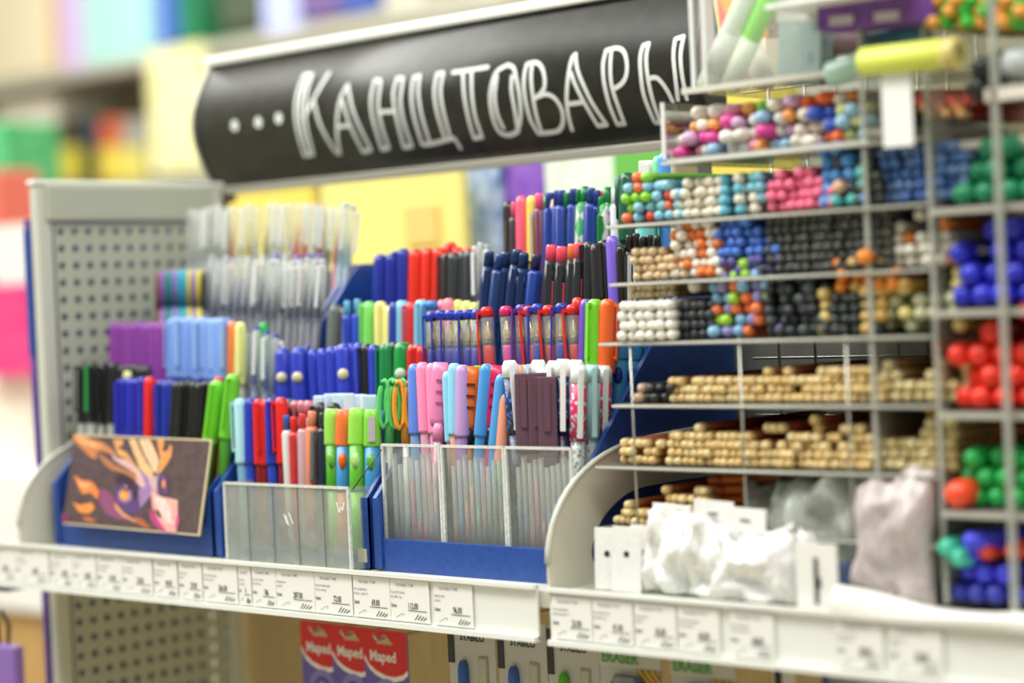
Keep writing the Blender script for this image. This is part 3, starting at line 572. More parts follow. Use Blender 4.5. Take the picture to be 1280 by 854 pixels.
for a, b, lab in ((481, 553, 'left'), (555, 633, 'middle'), (635, 730, 'right')):
    clearbox(C_(a), min(C_(b)-.001, .0045), .038, .070, .014, .094, lab+' ribbed clear plastic box on the blue lip of the right tray', [], CB, RIM)
ct = ['4a6ab0', '5a5a90', '6a8ac0', 'e0559a', 'd84a90', 'e07ab0', '7aa0c8', 'b8a0c8', '5a90c8', 'd83a60', '4a9ad0', 'e09080', 'e8a090', '9ac0a8', 'a88a90', '8a7a80', '7a7078', '9a9298']
n = 0
for a, b, lab in ((485, 551, 'left'), (559, 630, 'middle'), (640, 732, 'right')):
    for i in range(int((b-a)/7.2)+1):
        px = a+4+i*7.2; x = C_(px)
        if px > b-2 or x > .001: break
        t = root('refill_tube', 'slim clear refill tube, %s from left in the %s ribbed box' % (ORD[i], lab), 'refill', (x, .043, .016), 'refill tubes in the ribbed boxes')
        h = .066+random.uniform(-.004, .006)
        bm = NB(); lathe(bm, [(0, .0021), (h, .0021)], 8); part('tube', bm, SLIM, t)
        bm = NB(); lathe(bm, [(.001, .0013), (.024+random.uniform(-.01, .03), .0013)], 6); part('ink', bm, mat(ct[n % len(ct)], .4), t); n += 1
a_, b_, c_ = onY(441, 612, .013), onY(458, 588, .02), onY(477, 562, .03)
bm = NB(); tube(bm, [a_-a_, b_-a_, c_-a_], .0006, 6); tag(part('security_wire', bm, mat('4a4a44', .3, metal=.4), None, a_), 'thin dark wire slanting across the blue and green pen', 'wire')
o = root('price_sticker', 'small beige sticker tab at the foot of the light green pen', 'sticker', onY(454, 703, .030)); bm = NB(); box(bm, (0, 0, .0055), (.0105, .0012, .011), bev=.0003); part('tab', bm, mat('d2caa6', .5), o)
# ------------------------------------------------------------------ dragon picture
p0 = onY(78, 655, .018); p1 = onY(88, 543, .036); p2 = onY(249, 672, .018)
ux = Vector((1, 0, -.012)).normalized(); vz = (p1-p0); vz.x = ux.z*-1*vz.z*0; nrm = ux.cross(vz).normalized()
vz = nrm.cross(ux).normalized() if nrm.cross(ux).z > 0 else -nrm.cross(ux).normalized()
if nrm.y > 0: nrm = -nrm
cdw = (p2-p0) @ ux; cdh = (p1-p0).length
card = root('picture_card', 'dark card with golden and purple dragon head propped before the left tray', 'card', p0)
def cardpt(px, py, off):
    P = onP(px, py, p0, nrm); return P-p0+nrm*off
M4 = lambda a, b, c: ux*a+vz*b+nrm*c
bm = NB(); vs = [bm.verts.new(M4(a, b, c)) for c in (0, -.0016) for a, b in ((0, 0), (cdw, 0), (cdw, cdh), (0, cdh))]
for q in ((0, 1, 2, 3), (7, 6, 5, 4), (0, 4, 5, 1), (1, 5, 6, 2), (2, 6, 7, 3), (3, 7, 4, 0)): bm.faces.new([vs[i] for i in q])
part('board', bm, mat('d6c69a', .5), card)
bm = NB(); bm.faces.new([bm.verts.new(M4(a, b, .0002)) for a, b in ((.0, .0015), (cdw-.002, .0015), (cdw-.002, cdh-.0015), (0, cdh-.0015))]); part('printed_ground', bm, mat('5a4846', .5, kind='noise', h2='4a3538', scale=30), card)
DR = [('c88a4a', [(110,80),(200,90),(330,130),(400,180),(420,230),(330,190),(290,200),(290,250),(250,240),(190,180),(130,120)]), ('f0b868', [(130,90),(220,110),(330,155),(260,170),(180,140)]),
 ('b27c48', [(290,200),(340,230),(420,290),(500,330),(560,340),(590,400),(570,430),(540,380),(480,350),(400,330),(340,280)]),
 ('5b4270', [(440,370),(540,380),(590,440),(580,560),(620,640),(520,640),(440,590),(420,500)]), ('3a2630', [(420,380),(470,350),(560,400),(590,500),(550,560),(545,480),(500,420),(440,440)]),
 ('d6c4a8', [(400,180),(430,240),(520,260),(590,310),(640,380),(700,430),(690,470),(620,470),(580,420),(570,350),(480,300),(410,250)]),
 ('dcae5c', [(410,110),(480,110),(480,150),(440,170),(500,200),(540,250),(600,330),(640,380),(600,310),(520,260),(440,220)]), ('e8cc84', [(520,110),(570,110),(610,200),(650,280),(690,330),(700,400),(660,390),(600,310),(560,220)]),
 ('ecd498', [(590,112),(670,112),(710,190),(735,260),(720,350),(700,340),(640,230)]), ('e0a850', [(720,112),(775,112),(760,200),(800,190),(812,150),(830,160),(825,230),(790,290),(745,350),(725,350),(745,240)]),
 ('9c84a8', [(600,320),(680,400),(740,340),(725,430),(730,520),(690,490),(640,560),(600,600),(590,470),(640,440)]), ('cdb8a8', [(660,400),(720,370),(720,500),(690,480)]),
 ('8a5070', [(320,460),(380,480),(440,560),(460,640),(520,690),(440,680),(360,640),(310,560)]), ('d8a868', [(415,565),(440,580),(480,630),(540,670),(600,700),(560,700),(480,660),(430,610)]), ('b06a3a', [(560,660),(620,680),(680,740),(640,745),(580,710)]),
 ('e8923c', [(130,360),(180,400),(260,410),(310,480),(300,540),(250,490),(190,500),(160,440)]), ('f6c070', [(150,390),(190,420),(250,430),(230,460),(180,450)]), ('f0a040', [(120,555),(170,580),(260,560),(280,600),(240,640),(170,630)]), ('c87830', [(190,660),(260,670),(290,700),(220,695)]), ('7a3050', [(45,640),(100,650),(100,700),(45,700)]),
 ('e8b49a', [(680,480),(760,520),(840,535),(872,545),(870,600),(882,700),(860,772),(790,768),(740,700),(690,600)]), ('f2dcc0', [(700,510),(780,540),(820,600),(835,720),(790,700),(720,590)]), ('c0407a', [(665,600),(700,640),(760,720),(790,768),(740,755),(680,680)]), ('4a2030', [(700,610),(740,620),(760,670),(735,665)]), ('c85a80', [(872,620),(884,700),(858,768),(850,720)]),
 ('6a4a80', [(745,350),(790,385),(802,510),(770,490),(750,430)]), ('e8a040', [(758,410),(778,395),(786,440),(765,462)]),
 ('8a78a0', [(445,490+0),(490,455),(545,480),(550,540),(500,572),(455,550)]), ('e8a030', [(455,500),(480,462),(515,480),(528,515),(505,548),(470,540)]), ('f4c860', [(465,505),(485,490),(505,505),(490,530)]), ('2a2030', [(480,450),(500,430),(520,450),(512,480),(490,475)]), ('d8d8d8', [(492,445),(506,440),(508,455),(495,458)])]
for i, (h, pts) in enumerate(DR):
    bm = NB(); bm.faces.new([bm.verts.new(cardpt(70+x/5.695, 530+y/5.695, .0003+i*.00002)) for x, y in pts]); part('print', bm, mat(h, .5, kind='noise', h2=h[:2]+'%02x' % (int(h[2:4], 16)*3//4)+h[4:], scale=60), card)

# ------------------------------------------------------------------ the pencil rack
ACR = mat('f0f3f0', .1, kind='clear'); WIRE = mat('b8b8ae', .25, metal=.5); YF = .045
RX0, RX1, RX2 = .026, .2635, .311
rack = root('pencil_rack', 'clear acrylic and wire pencil rack with stacked shelves on the right', 'rack', (.2, .14, 0))
def RK(name, bm, m):
    for v in bm.verts: v.co -= Vector((.2, .14, 0))
    return part(name, bm, m, rack)
LV = {1: (.297, .098), 2: (.2555, .045), 3: (.214, .046), 4: (.1715, .034), 5: (.127, .044), 6: (.0825, .026), 7: (.038, .026)}
for k, (z, xa) in LV.items():
    bm = NB(); box(bm, ((xa+RX2-.003)/2, .135, z-.0015), (RX2-xa-.004, .185, .0022)); RK('shelf', bm, mat('d9ddd6', .15, kind='film', h2='a8a49a', alpha=.45))
    bm = NB(); tube(bm, [(xa, .040, z-.002), (RX2-.002, .040, z-.002)], .0011); RK('front_rod', bm, mat('b9b9ac', .3))
for x in (.056, .09, .118, .146, .165, .19, .215, .24):
    bm = NB(); tube(bm, [(x, .232, .0), (x, .232, .40)], .0012, 6); RK('wire', bm, WIRE)
for z in (.02, .06, .105, .15, .195, .24, .28, .32, .36):
    bm = NB(); tube(bm, [(.03, .234, z), (RX1, .234, z)], .0011, 6); RK('wire', bm, WIRE)
for x in (.062, .158, .244):
    bm = NB(); tube(bm, [(x, .041, .0), (x, .041, .172)], .0008, 6); RK('front_wire', bm, WIRE)
for x, z1 in ((RX1, .40), (RX2, .40)):
    bm = NB(); box(bm, (x, .123, z1/2), (.0018, .16, z1)); RK('divider', bm, mat('f2f4f0', .2, kind='haze', h2='c0c0b6', alpha=.2, scale=12))
    bm = NB(); box(bm, (x, .042, z1/2), (.0028, .0028, z1)); RK('divider_edge', bm, mat('e6e8e0', .2, kind='film', h2='e6e8e0', alpha=.36))
bm = NB(); box(bm, (.366, .030, .2), (.0040, .004, .42)); RK('divider_edge', bm, mat('e6e8e0', .2, kind='film', h2='c8cac0', alpha=.5))
bm = NB(); box(bm, (.101, .09, .318), (.002, .10, .040)); RK('end_wall', bm, ACR)
bm = NB(); box(bm, (.101, .04, .318), (.0022, .002, .040)); RK('end_edge', bm, mat('f0f2ee', .2))
bm = NB(); box(bm, (.185, .041, .2965), (.165, .002, .0035)); RK('front_edge', bm, mat('f0f2ee', .2, kind='film', h2='e0e2dc', alpha=.7))
for z in (.251, .187, .123, .061):
    bm = NB(); box(bm, (.38, .11, z-.002), (.13, .15, .003)); RK('wide_shelf', bm, mat('d9ddd6', .15, kind='film', h2='b8b4aa', alpha=.5)); bm = NB(); box(bm, (.38, .034, z-.003), (.13, .003, .0035)); RK('wide_shelf_edge', bm, mat('b4b0a4', .3))
bm = NB(); box(bm, (.20, .11, .3445), (.17, .13, .002)); RK('top_shelf', bm, mat('e8ebe6', .15, kind='film', h2='b0aca0', alpha=.35)); bm = NB(); box(bm, (.19, .045, .3445), (.15, .002, .004)); RK('top_shelf_edge', bm, mat('d8d6c8', .3))
bm = NB(); box(bm, (.4, .12, .39), (.2, .13, .003)); RK('top_shelf', bm, mat('d8d8d0', .3, kind='film', h2='c8c4b8', alpha=.6))

PEN = {}
STUFF = []
def pencil(x, y, z, body, end, label, group, d=.0066, L=.16, rz=0, rx=0, name='pencil', cat='pencil', endl=.010, hx=6):
    k = (body, end, d, L, endl)
    if k not in PEN:
        bm = NB(); lathe(bm, [(endl*.9, d*.5), (L-.012, d*.5), (L, d*.2)], hx, 'Y'); a = mesh(bm, name, mat(body, .35))
        bm = NB(); lathe(bm, [(0, d*.12), (d*.07, d*.28), (d*.24, d*.44), (d*.5, d*.5), (endl, d*.51)], 10, 'Y'); b = mesh(bm, 'dipped_end', mat(end, .3, metal=0))
        PEN[k] = (a, b)
    a, b = PEN[k]
    if name == 'stuff': STUFF.append((a, b, Vector((x, y, z)))); return None
    o = link(name, a, None, (x, y, z)); o.rotation_euler = (rx, 0, rz); tag(o, label, cat, group); link('dipped_end' if name in ('pencil', 'painted_pencil') else 'cap', b, o); return o
ROW = ['bottom row', 'second row', 'third row', 'fourth row', 'fifth row', 'sixth row', 'seventh row']
SH = {1: 'top shelf', 2: 'second shelf', 3: 'third shelf', 4: 'fourth shelf', 5: 'fifth shelf', 6: 'sixth shelf', 7: 'lowest shelf'}
def stack(lv, x0, x1, rows, pick, desc, bundle, d=.0066, jit=0.0, y=YF, nm=None, zoff=0, zl=None, **kw):
    nm = nm or ("pencil" if lv >= 5 else "painted_pencil")
    """a bundle between px x0 and x1; rows = pencils per row from the bottom up; pick(r, i) -> (body, end)"""
    z = (LV[lv][0] if zl is None else zl)+zoff; py = {1: 180, 2: 240, 3: 315, 4: 392, 5: 480, 6: 560, 7: 635}[lv]; X0 = onY(x0, py, y).x; X1 = onY(x1, py, y).x; w = X1-X0
    for r, n in enumerate(rows):
        if isinstance(n, tuple): idx = n
        else: idx = range(n)
        m = max(1, int(w/d+.3)); p = w/m
        for i in idx:
            X = X0+p*(i+.5)+(p*.5 if r % 2 and i < m-1 else 0)*.45+random.uniform(-jit, jit)*d
            Z = z+d*.5+r*d*.90+random.uniform(0, jit)*d*.5
            b, e = pick(r, i)
            pencil(X, y+random.uniform(-.0015, .0025)*(1+4*jit), Z, b, e, '%s, %s from left in %s, %s, %s' % (desc, ORD[i], ROW[r], bundle, SH[lv]), '%ss on the %s' % (desc, SH[lv]), d, name=nm, **kw)
GO = lambda r, i: (random.choice(('a8481c', 'b05a20', '96401c')), random.choice(('dcc083', 'd8b878', 'e2cc94')))
one = lambda b, e: (lambda r, i: (b, e))
cyc = lambda L: (lambda r, i: random.choice(L))
G = 'gold-tipped pencil'
stack(5, 833, 888, [7, 7, (0, 1, 3, 4, 5)], GO, G, 'bundle one'); stack(5, 893, 952, [8, 6, 7, (6,)], GO, G, 'bundle two'); stack(5, 955, 1014, [8, (0, 1, 2, 4, 5, 6), 7, (2,)], GO, G, 'bundle three'); stack(5, 1016, 1080, [8, 8, 8, 7], GO, G, 'bundle four')
stack(6, 770, 828, [(0, 1, 2, 3, 4, 6), (0, 1, 3, 4), (0, 1, 2, 3, 5)], GO, G, 'bundle one', jit=.1); stack(6, 830, 887, [7, 7, 7, 6, (4,)], GO, G, 'bundle two'); stack(6, 889, 945, [7, 7, 6, 5], GO, G, 'bundle three')
stack(6, 947, 1012, [8, 8, (0, 2, 3, 4, 5, 6), (3, 4, 5, 6), (0, 1, 2, 6), (6,)], GO, G, 'bundle four', jit=.12); stack(6, 1014, 1078, [8, 8, (0, 1, 3, 4, 5, 6), (1, 2, 4, 5, 6), (3, 4, 5)], GO, G, 'bundle five', jit=.12)
stack(7, 760, 822, [(0, 1, 2, 3, 4, 5, 6), (1, 2, 3, 4, 5), (2,)], GO, G, 'bundle one', jit=.08); stack(7, 825, 884, [7, 7, 7, 6, (0, 4, 5)], GO, G, 'bundle two')
for i in range(5):
    pencil(onY(889, 650, .06).x+.002*(i % 2), .058, LV[7][0]+.005+i*.0072, 'd8701e', 'b0501a', 'bare orange pencil lying crosswise, %s from the bottom, lowest shelf' % ORD[i], 'orange pencils lying crosswise', .0068, .11, rz=-.95)
stack(5, 780, 832, [6, (1, 2, 3, 5)], cyc([('2a2a2c', '26282a'), ('2a2a2c', '303234'), ('40302c', 'c8a890')]), 'dark-tipped pencil', 'left end', .0072, .15)
stack(4, 767, 826, [6, 6, 6, 6], one('d8d4c4', 'eeece0'), 'white pencil', 'left bundle', .0078, y=.036); stack(4, 782, 840, [7, 7], one('b08a3a', 'dcc6a0'), 'cream-tipped gold pencil', 'on the white bundle', .0062, y=.05, zoff=.030)
stack(4, 828, 880, [6, 6, 6, 6], one('2a2c2c', '36393a'), 'black pencil', 'beside the white bundle', .0074); pencil(onY(868, 368, .05).x, .046, .2085, 'c8c0b0', 'ece4d8', 'single white pencil lying on the black bundle, fourth shelf', None, .009)
MUL = [('cc5020', 'f07840'), ('3a70b0', '86b8d8'), ('6a60b0', '9a94d0'), ('6aa020', 'a4d844'), ('cc5020', 'ee7c48'), ('3a70b0', '8cc0dc')]
stack(4, 881, 950, [(0, 1, 2, 3, 6), (0, 1, 2, 3, 4), 5, 6, 6, (0, 1, 2, 3, 4, 5), (1, 3, 4)], cyc(MUL), 'bright mixed pencil', 'centre bundle', .0086, .22)
stack(4, 952, 1020, [7, 7, 7, 7, 6, 5, 3], cyc([('222426', '3a4042'), ('26242a', '2c3034'), ('303438', '4a5254')]), 'charcoal pencil', 'dark bundle', nm='stuff', d=.0078, jit=.28)
stack(4, 1032, 1072, [5, 5, 5, 5], one('202422', '2c3432'), 'black round pencil', 'ringed bundle', .0076); stack(4, 1022, 1032, [1, 1, 1, 1], one('b08a3a', 'd8c074'), 'golden pencil', 'left of the ring', .0088); stack(4, 1072, 1088, [1, 2, 2, 2], one('b08a3a', 'd8b060'), 'golden pencil', 'right of the ring', .0088)
stack(4, 1038, 1088, [6, 5, 4], cyc([('c86018', 'f09030'), ('c86018', 'ee8a30'), ('b08a3a', 'd8b060')]), 'orange pencil', 'on the ringed bundle', .0086, .15, zoff=.0275)
stack(3, 785, 833, [7, 7, 6, 4], one('b0843a', 'd8be94'), 'pale wooden pencil', 'left bundle', .0064, .1); stack(3, 835, 890, [6, 6, 6, 6, 6, 5], cyc([('d8641c', 'efe8d8'), ('d8641c', 'f0eadc'), ('d8641c', 'f0eadc'), ('d8641c', 'e87a2c')]), 'orange pencil with white tip', 'second bundle', .0074, .18)
stack(3, 892, 950, [7, 7, 7, 6, 5, 4], lambda r, i: ('3a3a80', '5a5298') if r < 2 else ('2c50a8', '4a78d0'), 'blue or violet pencil', 'third bundle', .0072, .18)
stack(3, 952, 1010, [7, 7, 7, 7, 7, 7], one('24261f', '41453e'), 'dark olive pencil', 'fourth bundle', nm='stuff', d=.0072); stack(3, 1016, 1076, [8, 8, 8, 8, 8, 8], one('24261f', '41453e'), 'dark olive pencil', 'fifth bundle', nm='stuff', d=.0072)
pencil(onY(1080, 325, .04).x, .036, .2225, 'c86018', 'f08a28', 'single orange marker beside the dark olive pencils', None, .0105)
MU2 = [('5a9a20', '8cd840'), ('3a90b0', '8cc8dc'), ('d04a20', 'f07048'), ('5a9a20', '8cd840'), ('c03018', 'e04a34'), ('d04a20', 'f07048')]
stack(2, 774, 812, [5, 5, 4, 4, (1, 2)], cyc(MU2), 'orange, red or green pencil', 'left bundle', .0078, .12); stack(2, 813, 838, [(0, 1, 2), (0, 2), (0, 1, 2), (0, 1)], cyc([('3a90b0', '8cc8dc'), ('3a90b0', '8cc8dc'), ('c03018', 'e04a34')]), 'pale blue or red pencil', 'left bundle', .0078, .1)
stack(2, 838, 891, [6, 6, 6, (1, 2, 3, 4, 5)], one('cfc8b4', 'e6e0cc'), 'ivory pencil', 'left ivory bundle', .0078, .1); stack(2, 892, 911, [2, 2, 2, 2], one('3a90b0', '6cbcd0'), 'cyan pencil', 'left pair column', .0080); stack(2, 912, 930, [2, 2, 2, 2], one('cfc8b4', 'e6e0cc'), 'ivory pencil', 'between the cyan ones', .0080)
stack(2, 931, 953, [(0,), 2, 2, 2], one('3a90b0', '7cc0d0'), 'cyan pencil', 'right pair column', .008); stack(2, 954, 1015, [7, 7, 6, (1, 3, 4)], one('e05080', 'f27898'), 'pink pencil', 'pink bundle', .0080, .1)
stack(2, 1019, 1066, [4, 4, 4, 3, 2], cyc([('2c60a0', '4a94d8'), ('2c60a0', '5aa0dc'), ('b08070', 'e0b494'), ('2a8080', '5ab8b0'), ('303848', '404850')]), 'blue or peach thick pencil', 'right bundle', .0095, .2); stack(2, 1067, 1090, [3, 3, 3, 2], cyc([('26281f', '3e4438')]), 'dark green pencil', 'right end', .008, .1)
# felt pens jumbled on the top shelf
FM = [('2c3cae', 'f0f0ea'), ('2030a0', 'e8ece8'), ('d84a8c', 'f0a0c0'), ('e07020', 'f8a858'), ('4aa028', '8cd850'), ('c02a78', 'e0489c'), ('3a7ac0', '9cc4e4'), ('d8d0c0', 'f0ebdc'), ('8a60a0', 'd8b0d4'), ('28408c', 'ece8dc')]
rws = [(842, 1088, 18, 0), (838, 1088, 17, 1), (848, 1085, 15, 2), (856, 1070, 11, 3)]
for a, b, nn, r in rws:
    for i in range(nn):
        px = a+(b-a)*(i+.5)/nn; body, e = random.choice(FM)
        if px > 1045: body, e = random.choice([('3a70a8', 'a4cce4'), ('b8b868', 'dcdc90'), ('c86018', 'ee8a30'), ('c8c0b0', 'ece4d8')])
        elif px > 985: body, e = random.choice([('c8c0b0', 'ece4d8'), ('c8c0b0', 'ece0d0'), ('d85018', 'f46c2c'), ('2a48a8', '3a5ac0')])
        pencil(onY(px, 180, .05).x+random.uniform(-.001, .001), .046+random.uniform(0, .012), .2975+.005+r*.0088+random.uniform(-.001, .0012), body, e, 'felt pen, %s from left in row %s up, top shelf' % (ORD[i], ORD[r]), 'felt pens jumbled on the top shelf', random.choice((.0088, .0096, .0104)), .13, rz=random.uniform(-.55, .12), rx=0, name='felt_pen', cat='felt pen', endl=.016, hx=10)
# pencils seen through the dividers
zz = {1: .2555, 2: .214, 3: .1715, 4: .127, 5: .0825}
stack(3, 1096, 1168, [7, 7, 6, (1, 5), (3,)], cyc([('b8b4a4', 'e6e0d0')]*4+[('c86018', 'ee8a30')]), 'white pencil behind the divider', 'right bundle', nm='stuff', d=.0082, jit=.15, y=.05); stack(4, 1090, 1168, [(0, 2, 6), (0, 2, 3, 4, 6), (0, 1, 3, 4, 6), (0, 1, 2, 6), (1, 6)], cyc([('b0a050', 'e6d88c'), ('b0b080', 'dcdcb8')]), 'pale yellow pencil behind the divider', 'right bundle', nm='stuff', d=.0092, jit=.2, y=.05)
stack(2, 1096, 1166, [8, 8, 8, 8, 7], cyc([('28488c', '4a70b0'), ('28488c', '6888b8')]), 'steel blue pencil behind the divider', 'right bundle', nm='stuff', d=.0082, jit=.1, y=.05)
stack(5, 1084, 1168, [9, 9, (1, 2, 5, 6, 8), (1, 6, 8)], cyc([('a07840', 'd8c48c'), ('a07840', 'e0d09c')]), 'cream pencil behind the divider', 'right bundle', .0076, .1, y=.05); stack(6, 1080, 1168, [9, 9, 9, (5, 6, 7, 8), (6, 7, 8), (7,)], cyc([('a07840', 'd8c48c'), ('a07840', 'e0d09c')]), 'cream pencil behind the divider', 'right bundle', .0076, .1, y=.05)
mats = []; bm = NB()
for a, b, v in STUFF:
    for me in (a, b):
        m_ = me.materials[0]
        if m_ not in mats: mats.append(m_)
        n0 = len(bm.verts); f0 = len(bm.faces); bm.from_mesh(me); bm.verts.ensure_lookup_table(); bm.faces.ensure_lookup_table()
        for q in bm.verts[n0:]: q.co += v
        for f in bm.faces[f0:]: f.material_index = mats.index(m_)
me = mesh(bm, 'painted_pencils', None)
for m_ in mats: me.materials.append(m_)
tag(link('painted_pencils', me), 'packed dark olive, charcoal, pale and steel blue pencils on the middle shelves', 'pencils', kind='stuff')
# fat markers in the right bay
def markers(z, x0, x1, rows, body, end, desc, d=.0155, jit=.08):
    X0 = onY(x0, 400, YF).x
    p = d*.98
    for r, idx in enumerate(rows):
        for i in idx:
            pencil(X0+p*(i+.5)+(p*.5 if r % 2 else 0), YF+random.uniform(-.004, .006), z+d*.5+r*d*.87, body, end, '%s, %s from left, row %s up, right bay' % (desc, ORD[i], ORD[r]), desc+'s in the right bay', d, .12, name='marker', cat='marker', endl=.03, hx=12)
markers(.251, 1194, 1280, [(0, 1, 2, 3, 4), (0, 1, 2, 3), (1, 2)], '1a6a4a', '1f8a5c', 'dark green marker'); markers(.187, 1184, 1280, [(0, 1, 2, 3, 4), (0, 1, 2, 3, 4), (0, 2, 3, 4), (1, 2, 3)], '2020a0', '2f34c8', 'blue marker')
markers(.123, 1180, 1280, [(0, 1, 2, 3, 4), (0, 1, 2, 3, 4), (0, 1, 2, 3, 4), (1, 3, 4), (3, 4)], 'b82018', 'ee3522', 'red marker'); markers(.061, 1172, 1280, [(1, 2, 3, 4, 5), (0, 1, 2, 3, 4, 5), (1, 2, 3, 4, 5)], '12803a', '22ac50', 'green marker', .0140)
pencil(onY(1190, 620, .03).x, .03, .0705, 'c83818', 'f8502a', 'single large orange marker beside the green markers', None, .0185, .12, name='marker', cat='marker', endl=.03, hx=12)
markers(.0, 1168, 1280, [(0, 1, 2, 3, 4, 5)], '2a2c60', '3038a8', 'dark blue marker', .0135); markers(.0125, 1176, 1280, [(0, 1, 2), (0,)], '2a2cb8', '3c40d8', 'bright blue marker', .0145)
pencil(onY(1170, 680, .03).x, .034, .036, '2a9a80', '4cc8a4', 'teal marker lying above the blue ones, left', None, .013, .12, rz=-.3, name='marker', cat='marker', endl=.03, hx=12); pencil(onY(1184, 688, .03).x, .036, .030, '2a9a80', '4cc8a4', 'teal marker lying above the blue ones, right', None, .013, .12, rz=-.3, name='marker', cat='marker', endl=.03, hx=12)
pencil(onY(1200, 674, .03).x, .034, .041, '2a2cb8', '4044dc', 'blue marker lying slanted on top of the others', None, .013, .12, rz=-.6, name='marker', cat='marker', endl=.03, hx=12)
for i, (px, py) in enumerate(((1262, 690), (1228, 690))): pencil(onY(px, py, .04).x, .04, onY(px, py, .04).z, 'b83018', 'e04828', ('right' if i == 0 else 'left')+' small red marker among the dark blue ones', None, .012, .12, name='marker', cat='marker', endl=.03, hx=12)
for i in range(5): pencil(onY(1168, 480, .06).x, .06, .123+.0055+i*.0088, 'b85820', 'c86a2c', 'brown orange pencil beside the red markers, %s up' % ORD[i], 'brown orange pencils by the markers', .0084, .12, rz=-.5)
for i in range(6): pencil(onY(1160, 560, .06).x+.002*(i % 2), .06, .0835+.004+i*.0086, 'c87a20', 'c8982c', 'amber pencil left of the green markers, %s up' % ORD[i], 'amber pencils by the green markers', .0084, .12, rz=-.5)

# ------------------------------------------------------------------ cards and bags on the right shelf
def slab(name, label, cat, px, w, h, d, y, m, z=-.004, rz=0, ry=0, group=None, rx=0):
    o = root(name, label, cat, (onY(px, 740, y).x, y, z), group); o.rotation_euler = (rx, ry, rz); bm = NB(); box(bm, (0, 0, h/2), (w, d, h), bev=min(d, .002)*.4); part('body', bm, m, o); return o
WP = mat('f1f0ea', .4, kind='noise', h2='e6e6e0', scale=50)
tags = [(760, .021, .044, .018, 'white tag card with dark hole, leftmost on the right shelf', .0), (783, .024, .046, .014, 'white tag card with slot, second from left', .03), (805, .022, .046, .026, 'white tag card with narrow slot, third from left', .02)]
for px, w, h, y, lab, ry in tags:
    o = slab('tag_card', lab, 'card', px, w, h, .0012, y, WP, ry=ry, rx=-.06, rz=.15); bm = NB(); lathe(bm, [(-.0009, .0023), (-.0006, .0023)], 12, 'Y', (0, 0, h*.58)); part('hole', bm, mat('2a2a2c', .5), o)
def bag(name, label, px, w, h, d, y, m, seed, z=-.004, rz=0, lean=0, group=None):
    rnd = random.Random(seed); o = root(name, label, 'bag', (onY(px, 740, y).x, y, z), group); o.rotation_euler = (0, lean, rz)
    bm = NB(); nx, nz = 26, 26; ph = [rnd.uniform(0, 6) for _ in range(8)]
    G_ = {}
    for s in (0, 1):
        for i in range(nx+1):
            for j in range(nz+1):
                u, v = i/nx, j/nz; ed = (math.sin(math.pi*u)*math.sin(math.pi*min(1, v*1.02+.0)))**.5 if 0 < i < nx and 0 < j < nz else 0
                ed = ed**.6
                yy = (1 if s else -1)*d*.5*ed*(1+.35*math.sin(9*u+ph[0]+4*v)*math.sin(7*v+ph[1]))+.004*math.sin(11*u+ph[2])*math.sin(5*v+ph[3])+.010*nz_(Vector((u*3.5+seed, v*2.6, s*5)))+.006*abs(nz_(Vector((u*8-seed, v*5, s*3))))
                zz_ = h*v*(1-.07*math.sin(4*u+ph[4])*v-.035*math.sin(15*u+ph[5])*v)
                if s and ed == 0: G_[s, i, j] = G_[0, i, j]
                else: G_[s, i, j] = bm.verts.new((w*(u-.5)*(1-.12*v*math.sin(3*v+ph[6])), yy, zz_))
    for s in (0, 1):
        for i in range(nx):
            for j in range(nz):
                try: bm.faces.new((G_[s, i, j], G_[s, i+1, j], G_[s, i+1, j+1], G_[s, i, j+1])).smooth = True
                except ValueError: pass
    part('film', bm, m, o); return o
WB = mat('f8f9f6', .25, kind='film', h2='f4f4f0', alpha=1.0, scale=60); GB = mat('d8dcd4', .2, kind='film', h2='c0c4ba', alpha=.55, scale=50)
bag('plastic_bag', 'crumpled white plastic bag right of the tag cards', 848, .058, .056, .016, .022, WB, 3); bag('plastic_bag', 'white plastic bag in the middle of the row', 895, .05, .054, .016, .016, WB, 5, lean=.03)
bag('plastic_bag', 'white plastic bag left of the slotted card', 945, .07, .050, .018, .014, WB, 9)
for px_, y_, h_, l_ in ((838, .040, .060, 'left'), (890, .038, .064, 'middle'), (930, .036, .060, 'right')):
    o = slab('tag_card', '%s one of three white header cards behind the plastic bags' % l_, 'card', px_, .034, h_, .0014, y_, WP, rx=-.05, ry=.04); bm = NB(); box(bm, (0, -.001, h_*.86), (.008, .0006, .002)); part('slot', bm, mat('8a8a84', .5), o)
bag('plastic_bag', 'cream plastic bag behind the slotted card', 985, .05, .045, .014, .030, WB, 14)
o = slab('tag_card', 'tall white card with long dark slot beside the plastic bags', 'card', 1022, .032, .043, .0014, .006, mat('eeeee6', .5)); bm = NB(); box(bm, (0, -.001, .019), (.0028, .001, .030)); box(bm, (.001, -.001, .018), (.0045, .001, .006)); part('slot', bm, mat('3a3a36', .5), o)
bag('plastic_bag', 'grey transparent bag on the left of the grey pair', 960, .06, .078, .03, .07, GB, 21, lean=.2); bag('plastic_bag', 'grey transparent bag with green creases, right of the pair', 1020, .08, .082, .03, .06, mat('dfe4dc', .2, kind='film', h2='cdd2c6', alpha=.7, scale=40), 22, lean=.1)
bag('plastic_bag', 'pinkish transparent bag behind the divider', 1120, .055, .086, .03, .04, mat('e8dcd8', .2, kind='film', h2='ddd0cc', alpha=.75, scale=40), 31)
for i, (px, c) in enumerate(((1060, '1f2c4c'), (1092, '283a5c'), (1120, '8a98a8'), (1145, '1c2440'))):
    slab('ink_box', '%s small box from left at the foot of the divider' % ORD[i], 'box', px, .016, .026, .02, .045, mat(c, .4, kind='noise', h2='5a7098', scale=120))
bm = NB(); nx = 40; A_ = []
